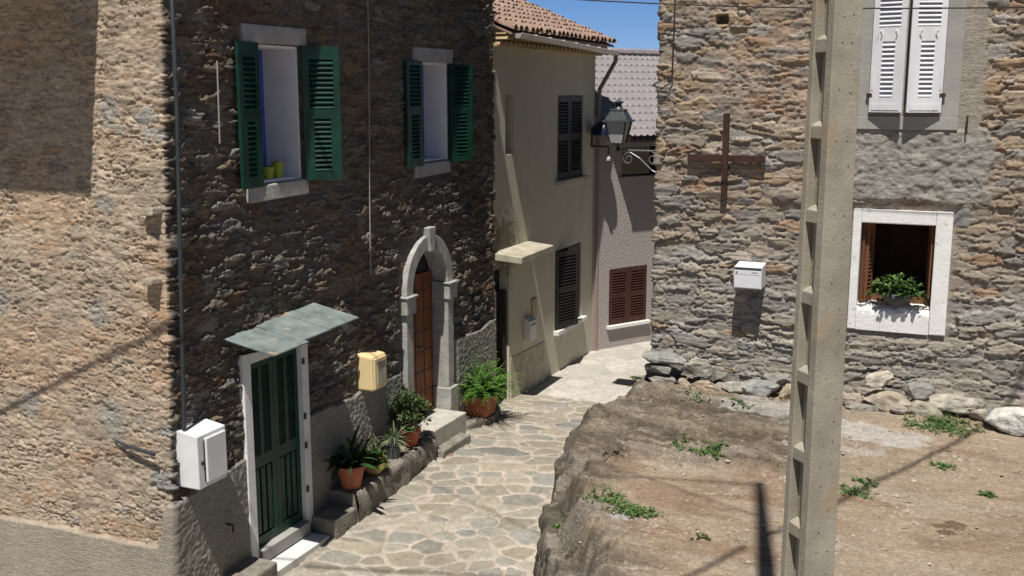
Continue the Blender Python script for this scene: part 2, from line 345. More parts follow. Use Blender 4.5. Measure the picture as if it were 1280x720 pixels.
rocky = np.clip((1 - ss(0.35, 1.0, D + 0.9 * nA)) + mass + .8 * band, 0, 1)
rot = Y + 0.10 * X + 0.25 * (fbm(X * 0.9, Y * 0.9, 2, 92) - 0.5)
strata = fbm(X * 0.9, rot * 7, 5, 93, 0.62)
ridge = 1 - np.abs(2 * fbm(X * 1.2, rot * 9, 4, 94) - 1)
crk = ss(0.0, 0.10, np.abs(fbm(X * 1.1 + 3, rot * 3.2, 4, 141) - 0.5))
Z += cl * rocky * (0.17 * (strata - 0.5) + 0.07 * (ridge - 0.7) - 0.05 * (1 - crk)) + cl * (0.012 * (fbm(X * 13, Y * 13, 4, 95) - 0.5) + .016 * ss(.55, .75, fbm(X * 19, Y * 19, 3, 155)) + .03 * rocky * (fbm(X * 9, Y * 24, 4, 156, .6) - .5)) + cl * rocky * 0.055 * (fbm(X * 4, Y * 8, 5, 96, .6) - 0.5)
bed = rot * 4.6 + 1.5 * fbm(X * .7, rot * 1.2, 3, 151) + .25 * fbm(X * 6, rot * 6, 3, 152); bi = np.floor(bed); saw = bed - bi
ba = _h(bi, np.floor(X * .9 + 3 * _h(bi, bi * 0, 153)), 154)
bedh = (ss(0, .12, saw) * (1 - saw) ** .6 - .45) * (.25 + .75 * ba)
Z += cl * rocky * .075 * bedh
lump = fbm(X * 2.4 + .6 * fbm(X * 5, Y * 5, 2, 143), rot * 4.2, 4, 142)
rim = 1 - ss(0.25, 1.5, D + .5 * (fbm(X * 1.5, Y * 1.5, 2, 144) - .5))
Z += cl * rim * (0.09 * (np.floor(lump * 8) / 8 * .5 + lump * .5 - .5) + 0.035 * (fbm(X * 9, rot * 22, 4, 145) - .5))
Z += cl * (.10 * mass + .05 * band - .05)
cliff = ss(-0.05, 0.05, D) * (1 - ss(0.15, 0.45, D))
XX = X - cliff * (0.12 * (fbm(Y * 2.1, Z * 2.6, 4, 97) - 0.5) + 0.11 * (fbm(Y * 6, Z * 10, 4, 98) - 0.5))
YY = Y + cliff * 0.06 * (fbm(Y * 3.1 + 9, Z * 3.0, 3, 99) - 0.5)
# colours of rock, dirt, the spilt lime and the damp stain
rc = pick([(0.165, 0.125, 0.088), (0.20, 0.152, 0.105), (0.135, 0.105, 0.08), (0.24, 0.18, 0.125), (0.18, 0.148, 0.115)], [3, 3, 2, 2, 2], np.clip((strata - 0.25) * 1.7 + 0.2 * (fbm(X * 4, Y * 12, 3, 51) - 0.5), 0, 0.999))
rc = mixc(rc, np.broadcast_to(c3((0.16, 0.13, 0.10)), rc.shape), 0.75 * ss(0.50, 0.66, fbm(X * 2.2, rot * 4.5, 4, 52)) )
rc = mixc(rc, np.broadcast_to(c3((0.135, 0.11, 0.085)), rc.shape), 0.8 * rim * ss(.42, .58, fbm(X * 1.6, rot * 3, 5, 146)) )
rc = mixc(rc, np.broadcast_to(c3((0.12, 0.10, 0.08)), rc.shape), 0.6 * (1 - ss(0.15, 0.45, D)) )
rc = rc * (0.62 + 0.72 * fbm(X * 5, rot * 26, 5, 147, .62))[..., None] * c3((.93, .97, 1.0))
rc = rc * (.74 + .5 * ba)[..., None]
lines = ss(.56, .64, fbm(X * 1.0 + 2, rot * 17, 4, 148))
rc = mixc(rc, rc * .55, lines * .8)
rc = mixc(rc, np.broadcast_to(c3((0.30, 0.265, 0.22)), rc.shape), .55 * ss(.56, .66, fbm(X * 1.4 + 7, rot * 12, 4, 149)))
Z += -0.018 * cl * rocky * lines
dirt = c3((0.295, 0.23, 0.166)) * (0.82 + 0.34 * fbm(X * 2.2, Y * 2.2, 5, 53))[..., None]
dirt = mixc(dirt, np.broadcast_to(c3((0.31, 0.255, 0.20)), dirt.shape), 0.6 * ss(0.55, 0.7, fbm(X * 1.2, Y * 3.0, 4, 54)))
dirt = mixc(dirt, np.broadcast_to(c3((0.225, 0.145, 0.10)), dirt.shape), .6 * ss(.48, .62, fbm(X * 1.3 + 2, rot * 3.2, 4, 57)) * (1 - ss(-1.2, -.2, X)))
dirt = mixc(dirt, np.broadcast_to(c3((0.20, 0.135, 0.09)), dirt.shape), 0.6 * ss(0.55, 0.72, fbm(X * 1.5 + 8, rot * 4, 4, 56)))
Cc = mixc(dirt, rc, np.clip(rocky * 0.92, 0, 1))
def blob(cx, cy, rx, ry, f=5, a=0.7, seed=1, s0=0.75, s1=1.05):
    d = np.sqrt(((X - cx) / rx) ** 2 + ((Y - cy) / ry) ** 2) + a * (fbm(X * f, Y * f * 1.6, 4, seed) - 0.5)
    return 1 - ss(s0, s1, d)
lime = np.clip(blob(-0.85, 11.72, 0.75, 0.36, 4, 0.8, 61) + 0.8 * blob(-1.9, 11.95, 0.8, 0.3, 5, 1.2, 62, 0.4, 1.0) + 0.6 * blob(-1.05, 11.1, 0.45, 0.12, 5, 1.0, 63), 0, 1)
Cc = mixc(Cc, np.broadcast_to(c3((0.42, 0.40, 0.38)), Cc.shape), 0.85 * lime * (0.65 + 0.35 * fbm(X * 9, Y * 9, 3, 66)))
stain = np.clip(blob(0.10, 9.46, 0.14, 0.13, 5, 0.6, 64, 0.75, 0.8) + blob(-.06, 9.40, 0.12, 0.07, 6, 0.6, 65, 0.75, 0.8) + blob(0.0, 9.27, 0.12, 0.06, 6, 0.7, 66, 0.75, 0.8), 0, 1)
Cc = mixc(Cc, np.broadcast_to(c3((0.12, 0.075, 0.045)), Cc.shape), 0.85 * stain)
speck = ss(0.80, 0.84, vn(X * 42, Y * 42, 67)) * ss(0.5, 0.7, fbm(X * 2, Y * 2, 2, 68))
Cc = mixc(Cc, np.broadcast_to(c3((0.48, 0.43, 0.38)), Cc.shape), 0.7 * speck * (1 - 0.6 * rocky))
Cc = mixc(Cc, np.broadcast_to(c3((0.36, 0.35, 0.33)), Cc.shape), 0.7 * blob(-2.62, 8.50, 0.11, 0.10, 5, .5, 70, .75, .9) )
yard = grid_mesh('ground', np.stack([XX, YY, Z], -1), Cc, np.ones((len(xs) - 1, len(ys) - 1), bool), M['rock']); tag(yard, kind='structure')
def gz(x, y):
    k = int(np.argmin(np.abs(xs_y - x))); j = int(np.argmin(np.abs(ys_y - y))); return float(Zy[k, j])
xs_y, ys_y, Zy = xs, ys, Z
# the land all round, far below the roofs
mb = MB(); mb.add([(-900, -900, -0.5), (900, -900, -0.5), (900, 900, -0.5), (-900, 900, -0.5)], [(0, 1, 2, 3)])
tag(mb.build('terrain', mat('dry hillside earth', (0.24, 0.2, 0.13), 0.3, 0.05, 0.95)), kind='structure')

# ================================================================== LEFT STONE HOUSE
FX, YE = -6.93, 15.28
lh = thing('stone_house', (FX, 7.7, 0), 'tall brown rubble stone house with green shutters, arched doorway and green slatted door', 'house')
def ygab(z): return 7.95 - 0.052 * (6.03 - z)
ug = np.concatenate([np.arange(-4.0, -2.76, 0.05), np.arange(-2.76, -0.004, 0.0108), [0.0]]); uf = np.arange(0.0165, YE - 7.66 + 0.001, 0.0165)
us = np.concatenate([ug, uf]); zs = np.arange(-0.35, 7.0, 0.0115)
U, V = np.meshgrid(us, zs, indexing='ij')
g = U <= 0
YG = ygab(V)
fr = np.clip(U / uf[-1], 0, 1); YF = YG + fr * (YE - YG)
I, J, E, DX, DY = stones(U, V, 0.25, 0.082, 5, warp=0.42, p=2.2, big=0.75, rag=0.9)
r1 = _h(I, J, 201); r2 = _h(I, J, 202); r3 = _h(I, J, 203); r4 = _h(I, J, 204)
I2, J2, E2, _, _ = stones(U + 3.3, V + 1.7, 0.085, 0.036, 15, warp=0.3, p=2.2, big=0.5, rag=0.6)
q1 = _h(I2, J2, 211)
fine = fbm(U * 24, V * 34, 4, 1, .6); str_ = fbm(U * 4, V * 46, 4, 2); lowf = fbm(U * 0.8, V * 1.0, 3, 3)
lowm = fbm(U * 2.6, V * 3.0, 4, 4); midm = fbm(U * 8, V * 15, 5, 9, .62); rdg = 1 - np.abs(2 * fbm(U * 5, V * 17, 5, 10, .6) - 1)
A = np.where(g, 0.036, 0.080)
hs = A * (0.30 + 0.70 * r1) * ss(0.02, 0.20, E) + np.where(g, 0.016, 0.030) * ((r3 - 0.5) * DY + (r4 - .5) * DX) * 1.5 + np.where(g, 0.018, 0.024) * (str_ - 0.5) + 0.022 * (fine - 0.5)
hm = np.where(g, 0.006 + 0.030 * lowm, 0.004 + 0.055 * (lowm - 0.25)) + np.where(g, 0.016, 0.022) * (ss(0.03, 0.4, E2) * (q1 - .2)) + np.where(g, 0.026, 0.055) * (midm - 0.5) + np.where(g, 0.020, 0.016) * (rdg - .75) + 0.016 * (fine - 0.5)
quoin = np.exp(-np.abs(U) / 0.35)
hm = hm - 0.012 * quoin
H = np.maximum(hs, hm); wst = ss(-0.004, 0.005, hs - hm)
crev = 1 - ss(0.0, 0.055, np.abs(fbm(U * 5.5, V * 17, 4, 12, .55) - .5)); crev = crev * ss(.40, .55, fbm(U * 3, V * 5, 3, 13))
H = (H - np.where(g, .026, .020) * crev) * np.where(g, .74, .88)
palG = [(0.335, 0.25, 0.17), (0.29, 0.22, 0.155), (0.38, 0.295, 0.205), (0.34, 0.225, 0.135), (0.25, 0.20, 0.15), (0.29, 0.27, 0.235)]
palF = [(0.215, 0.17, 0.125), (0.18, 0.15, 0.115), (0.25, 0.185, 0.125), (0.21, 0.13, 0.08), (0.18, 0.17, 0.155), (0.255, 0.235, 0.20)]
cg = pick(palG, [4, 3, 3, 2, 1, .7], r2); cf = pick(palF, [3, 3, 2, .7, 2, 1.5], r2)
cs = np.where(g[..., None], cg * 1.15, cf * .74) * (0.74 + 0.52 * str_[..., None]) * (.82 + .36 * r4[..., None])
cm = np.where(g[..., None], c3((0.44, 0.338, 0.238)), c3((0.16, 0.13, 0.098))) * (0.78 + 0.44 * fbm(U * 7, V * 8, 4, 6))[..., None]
pebb = ss(0.1, 0.4, E2)[..., None]
cm = cm * (1 - 0.30 * pebb * (q1[..., None] - 0.35))
Cc = mixc(cm, cs, wst)
Cc = mixc(Cc, Cc * c3((1.08, 0.93, 0.82)), ss(0.5, 0.72, fbm(U * 1.3 + 4, V * 1.6, 3, 8)) * 0.6)
Cc = mixc(Cc, Cc * c3((0.80, 0.84, 0.90)), ss(0.52, 0.70, fbm(U * 1.1 + 14, V * 1.2, 3, 18)) * 0.45)
Cc = Cc * .84 + .16 * Cc.mean(-1, keepdims=True)
# grey cement patches on the gable
for (px, pz, rx, rz) in [(-7.77, 3.07, 0.13, 0.17), (-8.70, 2.04, 0.12, 0.15), (-7.62, 1.98, 0.19, 0.22), (-9.05, 3.1, 0.13, 0.16), (-7.62, 4.14, 0.13, 0.08), (-7.56, 5.02, 0.11, 0.20)]:
    d = np.sqrt(((U + FX - px) / rx) ** 2 + ((V - pz) / rz) ** 2) + 0.8 * (fbm(U * 7, V * 9, 3, 71) - 0.5)
    t = np.where(g, 1 - ss(0.75, 1.05, d), 0)
    Cc = mixc(Cc, c3((0.31, 0.285, 0.25)) * (0.7 + 0.6 * str_[..., None]), t * 0.9)
# cement plinth
ptop = np.where(g, 0.80 + 0.012 * U + 0.05 * (fbm(U * 2, V * 0, 3, 72) - 0.5), np.interp(YF, [7.6, 8.0, 8.8, 10.1, 12.3, 15.3], [1.24, 1.30, 1.38, 1.47, 1.50, 1.60]) + 0.10 * (fbm(YF * 3, V * 0, 3, 73) - 0.5))
ptop = np.where(g, ptop + 0.45 * ss(-0.14, 0.0, U), ptop)
pm = 1 - ss(-0.012, 0.012, V - ptop)
pd = np.where(g, 0.062 + 0.004 * (fbm(U * 12, V * 12, 4, 74) - 0.5), 0.072 + 0.017 * (fbm(U * 30, V * 30, 3, 75) - 0.5) + 0.01 * (fbm(U * 3, V * 3, 3, 76) - 0.5))
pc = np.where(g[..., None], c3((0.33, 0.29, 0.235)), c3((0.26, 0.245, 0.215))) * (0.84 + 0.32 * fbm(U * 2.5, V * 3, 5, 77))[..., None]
H = H * (1 - pm) + pd * pm; Cc = mixc(Cc, pc, pm)
# calm the relief beside the dressed openings
ops = [(9.32, 10.10, 4.20, 5.70), (12.96, 13.74, 4.22, 5.60), (8.92, 9.86, -0.4, 2.38), (12.34, 13.68, -0.4, 2.55)]
for (a, b, c, d) in ops + [(9.06, 10.22, 4.07, 5.90), (12.70, 13.86, 4.06, 5.80), (12.25, 13.8, 0.3, 3.25)]:
    dd = np.maximum(np.maximum(a - YF, YF - b), np.maximum(c - V, V - d))
    H = np.where(g, H, H * (.25 + .75 * ss(0.0, 0.10, dd)))
dA = np.sqrt((YF - 13.01) ** 2 + (V - 2.5) ** 2)
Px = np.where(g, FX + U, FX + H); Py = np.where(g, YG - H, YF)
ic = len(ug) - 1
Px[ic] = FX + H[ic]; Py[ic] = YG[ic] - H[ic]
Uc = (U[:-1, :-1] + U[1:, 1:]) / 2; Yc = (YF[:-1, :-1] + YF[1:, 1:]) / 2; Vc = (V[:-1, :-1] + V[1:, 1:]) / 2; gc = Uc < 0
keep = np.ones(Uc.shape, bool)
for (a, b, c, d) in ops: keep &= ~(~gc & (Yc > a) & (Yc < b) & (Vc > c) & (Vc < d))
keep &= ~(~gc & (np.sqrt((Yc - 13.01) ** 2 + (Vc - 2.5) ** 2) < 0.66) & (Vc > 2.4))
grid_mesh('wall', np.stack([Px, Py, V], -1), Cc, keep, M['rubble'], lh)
plainstone = mat('plain brown stone', (0.24, 0.18, 0.13), 0.3, 5, 0.9, 0.6, 20)
mb = MB(); mb.box(-15, FX - 0.02, YE - 0.3, YE - 0.012, -0.3, 7.9); mb.box(-15, -10.9, 7.75, 8.1, -0.3, 7.9)
mb.box(-10.9, FX - 0.01, 7.98, 8.3, 7.0, 8.4); mb.box(FX - 0.35, FX, 8.3, YE - 0.3, 7.0, 8.4); mb.box(-15, -14.7, 8.1, YE - 0.3, -0.3, 7.9)
mb.build('rear_wall', plainstone, lh)
mb = MB(); mb.hexa([(FX + 0.47, 7.76, 8.3), (FX + 0.47, 13.95, 8.3), (-15.3, 13.95, 8.3), (-15.3, 7.76, 8.3)], [(FX + 0.47, 7.76, 8.4), (FX + 0.47, 13.95, 8.4), (-11, 13.95, 9.9), (-11, 7.76, 9.9)])
mb.build('roof', M['tile'], lh)
# unseen slab added above the frame to throw the square shade on the gable
mb = MB(); mb.box(-13.5, -7.58, 6.74, 7.96, 6.72, 6.92); mb.box(-13.5, -7.58, 6.74, 6.80, 6.92, 7.8); mb.box(-7.64, -7.58, 6.80, 7.96, 6.92, 7.8)
mb.build('shade_slab', M['cement'], lh, bevel=0.01)

def lined_window(parent, y0, y1, z0, z1, depth, xf):
    """white plaster reveal with a blue casement at its back"""
    mb = MB(); t = 0.03; p = 0.012
    mb.box(xf - depth, xf + p, y1 - t, y1, z0, z1); mb.box(xf - depth, xf + p, y0, y0 + t, z0, z1); mb.box(xf - depth, xf + p, y0 + t, y1 - t, z1 - t, z1)
    mb.box(xf - depth, xf - 0.02, y0 + t, y1 - t, z0, z0 + t)
    mb.build('reveal', M['lilacwhite'], parent, bevel=0.004)
    w = MB(); xb = xf - depth
    a, b, c, d = y0 + t, y1 - t, z0 + t, z1 - t
    for (ya, yb, za, zb) in [(a, a + 0.06, c, d), (b - 0.13, b, c, d), (a + 0.06, b - 0.13, c, c + 0.07), (a + 0.06, b - 0.13, d - 0.06, d), ((a + b) / 2 - 0.045, (a + b) / 2 + 0.045, c + 0.07, d - 0.06), (a + 0.06, (a + b) / 2 - 0.045, c + 0.75, c + 0.79), ((a + b) / 2 + 0.045, b - 0.13, c + 0.75, c + 0.79)]:
        w.box(xb - 0.05, xb + 0.01, ya, yb, za, zb)
    wf = w.build('window_frame', M['blue'], parent, bevel=0.004)
    gl = MB(); gl.box(xb - 0.045, xb - 0.03, a, b, c, d); gl.build('pane', M['glass'], wf)
# window one: lintel, sill
def rough_block(name, x0, x1, y0, y1, z0, z1, m, parent, seed=0, j=0.012, bevel=0.012):
    random.seed(seed); J = lambda: random.uniform(-j, j)
    mb = MB(); mb.hexa([(x0, y0, z0 + J()), (x1 + J(), y0 + J(), z0 + J()), (x1 + J(), y1 + J(), z0 + J()), (x0, y1, z0 + J())], [(x0, y0, z1 + J()), (x1 + J(), y0 + J(), z1 + J()), (x1 + J(), y1 + J(), z1 + J()), (x0, y1, z1 + J())])
    return mb.build(name, m, parent, bevel=bevel)
lined_window(lh, 9.32, 10.08, 4.24, 5.69, 0.44, FX)
rough_block('lintel', FX - 0.2, FX + 0.05, 9.08, 10.22, 5.70, 5.89, M['lintel'], lh, 1)
rough_block('sill', FX - 0.40, FX + 0.075, 9.05, 10.12, 4.07, 4.235, M['lintel'], lh, 2)
lined_window(lh, 12.98, 13.74, 4.25, 5.60, 0.36, FX)
rough_block('lintel', FX - 0.2, FX + 0.045, 12.72, 13.86, 5.605, 5.79, M['lintel'], lh, 3)
rough_block('sill', FX - 0.34, FX + 0.06, 12.70, 13.76, 4.06, 4.245, M['lintel'], lh, 4)

def shutter(name, parent, hinge, ew, en, w, h, m, zones, t=0.035, frame=0.07, zinset=None, slat=0.05, label=None):
    """leaf hung at hinge (bottom corner); ew runs across the leaf, en out of its face; zones = [(z0,z1,inset)] of slats"""
    ez = Vector((0, 0, 1)); mb = MB(); B = lambda *a: mb.obox(hinge, ew, en, ez, *a)
    cur = 0.0
    for (z0, z1, ins) in zones:
        B(frame * 0 , w, 0, t, cur, z0)
        B(0, ins, 0, t, z0, z1); B(w - ins, w, 0, t, z0, z1)
        n = max(1, int((z1 - z0) / slat)); s = (z1 - z0) / n
        for k in range(n):
            a = z0 + k * s; o = Vector(hinge)
            x0, x1 = ins, w - ins
            bs = [(x0, t * 1.05, a), (x1, t * 1.05, a), (x1, t * 0.85, a - 0.004), (x0, t * 0.85, a - 0.004)]
            # each slat slopes from high at the back to low at the face
            p = [(x0, t + 0.004, a + 0.002), (x1, t + 0.004, a + 0.002), (x1, t + 0.004, a + 0.012), (x0, t + 0.004, a + 0.012),
                 (x0, 0.0, a + s * 0.80), (x1, 0.0, a + s * 0.80), (x1, 0.0, a + s * 0.80 + 0.01), (x0, 0.0, a + s * 0.80 + 0.01)]
            vs = [o + Vector(ew) * q[0] + Vector(en) * q[1] + ez * q[2] for q in p]
            mb.add(vs, [(0, 1, 2, 3), (4, 7, 6, 5), (3, 2, 6, 7), (0, 4, 5, 1), (0, 3, 7, 4), (1, 5, 6, 2)])
        cur = z1
    B(0, w, 0, t, cur, h)
    o = mb.build(name, m, parent)
    if label: o['label'] = label
    return o
def unit(a, b):
    v = Vector((a, b, 0)); return v.normalized()
# leaves: left ones lie back on the wall, right ones stand off it
zz = [(0.10, 0.68, 0.115), (0.79, 1.33, 0.075)]
def fac_shutter(y, side, ang, w, h, z):
    s = math.sin(R(ang)); c = math.cos(R(ang))
    ew = unit(s, side * c); en = unit(c, -side * s)
    x0 = FX + 0.055
    sh = shutter('shutter', lh, (x0, y, z), ew, en, w, h, M['green'], zz)
    for q in (0.14, h - 0.14):
        hb = MB(); hb.obox((x0, y, z), ew, en, (0, 0, 1), -0.02, 0.10, -0.012, -0.002, q, q + 0.03); hb.build('hinge', M['boxdark'], sh)
fac_shutter(9.275, -1, 5, 0.385, 1.48, 4.22); fac_shutter(10.085, 1, 44, 0.42, 1.47, 4.225)
fac_shutter(12.86, -1, 3, 0.48, 1.38, 4.215); fac_shutter(13.70, 1, 20, 0.44, 1.37, 4.215)

# arched doorway
yc, zc, ro, ri = 13.01, 2.50, 0.71, 0.525
XO = FX + 0.10; XI = FX - 0.16
def ring(mb, a0, a1, n, r0, r1, x0, x1):
    for k in range(n):
        p = [(a0 + (a1 - a0) * (k + q) / n) for q in (0, 1)]
        c = lambda r, a, x: (x, yc - r * math.cos(a), zc + r * math.sin(a) * 1.06)
        vs = [c(r0, p[0], x1), c(r1, p[0], x1), c(r1, p[1], x1), c(r0, p[1], x1), c(r0, p[0], x0), c(r1, p[0], x0), c(r1, p[1], x0), c(r0, p[1], x0)]
        f = [(0, 3, 2, 1), (0, 4, 7, 3), (1, 2, 6, 5), (4, 5, 6, 7)]
        if k == 0: f.append((0, 1, 5, 4))
        if k == n - 1: f.append((3, 7, 6, 2))
        mb.add(vs, f)
arch = bpy.data.objects.new('door_surround', None); col.objects.link(arch); arch.parent = lh
for (a0, a1, dx) in ((0.0, R(82), .004), (R(98), R(180), .007)):
    sur = MB(); ring(sur, a0, a1, 12, ri, ro, XI, XO - dx); sur.build('arch_stone', M['greystone'], arch, bevel=0.012)
for q in (-1, 1):
    a, b = sorted((yc + q * ri, yc + q * ro))
    sur = MB(); sur.box(XI, XO - 0.01, a, b, 0.92, 2.24); sur.build('jamb', M['greystone'], arch, bevel=0.012)
kb = MB(); kb.hexa([(XI, yc - 0.06, zc + 0.52), (XO + 0.03, yc - 0.06, zc + 0.52), (XO + 0.03, yc + 0.06, zc + 0.52), (XI, yc + 0.06, zc + 0.52)], [(XI, yc - 0.105, zc + 0.86), (XO + 0.03, yc - 0.105, zc + 0.86), (XO + 0.03, yc + 0.105, zc + 0.86), (XI, yc + 0.105, zc + 0.86)])
kb.build('keystone', M['greystone'], arch, bevel=0.012)
for s in (-1, 1):
    a, b = sorted((yc + s * (ri - 0.025), yc + s * (ro + 0.05)))
    mb = MB(); mb.box(XI, XO + 0.03, a, b, 2.245, 2.47); mb.box(XI, XO + 0.055, a - 0.02, b + 0.02, 2.47, 2.50); mb.build('impost', M['greystone'], arch, bevel=0.01)
    a, b = sorted((yc + s * (ri - 0.03), yc + s * (ro + 0.05)))
    mb = MB(); mb.box(XI, XO + 0.035, a, b, 0.40, 0.92); mb.build('plinth_block', M['greystone'], arch, bevel=0.012)
# deep reveal and leaf
rv = MB()
for s in (-1, 1):
    a, b = sorted((yc + s * (ri + 0.005), yc + s * (ri + 0.15))); rv.box(FX - 0.62, XI, a, b, 0.3, zc)
def arcstrip(mb, r, x0, x1, n=20):
    pts = [(yc - r * math.cos(math.pi * k / n), zc + r * math.sin(math.pi * k / n) * 1.06) for k in range(n + 1)]
    mb.add([(x0, y, z) for y, z in pts] + [(x1, y, z) for y, z in pts], [(k, k + 1, n + 2 + k, n + 1 + k) for k in range(n)])
arcstrip(rv, ri + 0.005, FX - 0.62, XI)
rv.build('reveal', M['greystone'], lh)
XD = FX - 0.17
dl = MB(); dl.box(XD - 0.06, XD, yc - ri - 0.004, yc + ri + 0.004, 0.6, 2.66)
for k in range(1, 7): dl.box(XD, XD + 0.006, yc - ri, yc + ri, 0.62 + 0.30 * k - 0.006, 0.62 + 0.30 * k + 0.006, 1)
for y in (yc - 0.26, yc, yc + 0.26): dl.box(XD + 0.001, XD + 0.008, y - 0.006, y + 0.006, 0.62, 2.62, 1)
ad = dl.build('door', [M['orangewood'], M['boxdark']], lh); ad['label'] = 'orange brown wooden door set in the stone arch'
hb = MB(); hb.tube([(XD + 0.0, yc + 0.05, 1.62), (XD + 0.06, yc + 0.05, 1.62), (XD + 0.06, yc + 0.15, 1.62)], 0.012); hb.build('handle', M['boxdark'], ad)
fl = MB(); fl.box(XD - 0.05, XD - 0.03, yc - ri, yc + ri, 2.66, zc + ri * 1.06); fl.build('fanlight', M['glass'], lh)

# green slatted door in its white frame
fy0, fy1, fz0, fz1 = 8.79, 9.98, 0.20, 2.50
mb = MB(); x0, x1 = FX - 0.10, FX + 0.085
mb.box(x0, x1, fy0, 8.925, fz0, fz1); mb.box(x0, x1, 9.855, fy1, fz0, fz1); mb.box(x0, x1 - 0.003, 8.925, 9.855, 2.37, fz1)
mb.build('door_frame', M['white'], lh, bevel=0.012)
def door_leaf(y0, y1):
    mb = MB(); xa = FX - 0.03; z0, z1 = 0.27, 2.365; t = 0.045; st = 0.07
    B = mb.box
    B(xa, xa + t, y0, y0 + st, z0, z1); B(xa, xa + t, y1 - st, y1, z0, z1)
    for (a, b) in ((z0, z0 + 0.11), (1.16, 1.30), (z1 - 0.08, z1)): B(xa, xa + t, y0 + st, y1 - st, a, b)
    ym = (y0 + y1) / 2
    B(xa, xa + 0.012, y0 + st, y1 - st, z0 + 0.11, 1.16)
    for q in (0.0, 1/3, 2/3):                         # raised fillets in the lower panel
        a = y0 + st + (y1 - y0 - 2 * st) * q
        B(xa + 0.012, xa + 0.035, a + 0.018, a + (y1 - y0 - 2 * st) / 3 - 0.018, z0 + 0.13, 1.14)
    B(xa, xa + 0.01, y0 + st, y1 - st, 1.30, z1 - 0.08)
    B(xa + 0.01, xa + t - 0.004, ym - 0.03, ym + 0.03, 1.30, z1 - 0.08)
    for k in range(34):                               # fixed slats
        a = 1.31 + k * 0.0285
        for (p, q) in ((y0 + st, ym - 0.03), (ym + 0.03, y1 - st)):
            mb.add([(xa + 0.036, p, a), (xa + 0.036, q, a), (xa + 0.036, q, a + 0.008), (xa + 0.036, p, a + 0.008), (xa + 0.01, p, a + 0.022), (xa + 0.01, q, a + 0.022), (xa + 0.01, q, a + 0.028), (xa + 0.01, p, a + 0.028)],
                   [(0, 1, 2, 3), (3, 2, 6, 7), (0, 4, 5, 1), (0, 3, 7, 4), (1, 5, 6, 2)])
    return mb.build('door', M['dgreen'], lh)
d1 = door_leaf(8.93, 9.387); d2 = door_leaf(9.393, 9.85)
d1['label'] = 'dark green slatted door leaf, nearer one'; d2['label'] = 'dark green slatted door leaf, farther one with black hinges'
for z in (0.62, 1.15, 1.5, 2.15):
    hb = MB(); hb.box(FX + 0.086, FX + 0.10, 9.845, 9.885, z, z + 0.07); hb.build('hinge', M['boxdark'], d2)
mb = MB(); mb.box(FX - 0.06, FX + 0.12, 8.93, 9.86, 0.12, 0.265); mb.build('door_sill', M['cement'], lh, bevel=0.008)
# slate canopy over the green door
mb = MB()
for (y0, y1, dz, ov) in ((8.56, 9.16, 0.0, 0.0), (9.08, 9.68, 0.020, -0.035), (9.60, 10.18, 0.036, -0.01)):
    xo = -6.30 + ov; za, zb = 2.735 + dz * 1.4 + 0.015 * (y0 - 8.5), 2.60 + dz * 1.4 + 0.01 * (y0 - 8.5)
    zc2 = za + 0.02
    mb.hexa([(FX - 0.02, y0, za - 0.018), (xo, y0 + 0.03, zb - 0.018), (xo + 0.02, y1 + 0.02, zb + 0.0), (FX - 0.02, y1, zc2 - 0.018)], [(FX - 0.02, y0, za), (xo, y0 + 0.03, zb), (xo + 0.02, y1 + 0.02, zb + 0.018), (FX - 0.02, y1, zc2)])
cn = mb.build('canopy', M['slate'], lh, bevel=0.004)
for y in (8.80, 9.90):
    mb = MB(); mb.tube([(FX, y, 2.50), (FX + .12, y, 2.52), (FX + .45, y, 2.615)], .013, 6); mb.build('bracket', M['rust'], cn)
# long stones sticking out of the quoins
for i, (x, z, dx, dy, dz) in enumerate([(-7.04, 4.10, 0.10, 0.15, 0.04), (-7.05, 3.44, 0.09, 0.16, 0.035)]):
    random.seed(i + 5); mb = MB(); y = ygab(z)
    mb.hexa([(x - dx, y - dy * .7, z - dz), (x + dx * .8, y - dy, z - dz * .8), (x + dx, y + .1, z - dz), (x - dx, y + .1, z - dz)], [(x - dx * .9, y - dy * .6, z + dz * .7), (x + dx * .7, y - dy * .8, z + dz), (x + dx, y + .1, z + dz), (x - dx, y + .1, z + dz)])
    mb.build('corbel', rockmat((0.27, 0.23, 0.18), 'quoin'), lh, bevel=0.015)
mb = MB(); mb.tube([(-7.60, 7.69, 1.825), (-7.45, 7.665, 1.80), (-7.25, 7.645, 1.782), (-7.03, 7.62, 1.77)], [0.006, 0.016, 0.02, 0.02], 6)
mb.build('iron_peg', M['iron'], lh)
mb = MB(); mb.tube([(FX + 0.04, 8.42, 0.78), (FX + 0.15, 8.42, 0.78), (FX + 0.15, 8.42, 0.70)], 0.012, 6); mb.build('hook', M['rust'], lh)

# pipe and cables up the facade
mb = MB(); mb.tube([(FX + 0.10, 8.02, 7.3), (FX + 0.10, 7.98, 5.0), (FX + 0.10, 7.88, 3.0), (FX + 0.10, 7.83, 1.99), (FX + 0.10, 7.83, 1.90)], 0.022, 8)
tag(mb.build('pipe', M['iron'], smooth=True), 'thin dark pipe running full height beside the stone house corner, down to the white box', 'pipe')
mb = MB(); mb.tube([(FX + 0.085, 11.5, 7.2), (FX + 0.085, 11.48, 5.4), (FX + 0.085, 11.43, 4.1), (FX + 0.085, 11.40, 2.95)], 0.007, 6)
tag(mb.build('cable', M['cablegrey']), 'pale thin cable hanging straight down the brown facade between its two windows', 'cable')
mb = MB(); mb.tube([(FX + 0.08, 8.62, 5.5), (FX + 0.08, 8.60, 4.7)], 0.008, 6)
tag(mb.build('cable', M['cablegrey']), 'short grey cable end on the stone left of the near green shutters', 'cable')

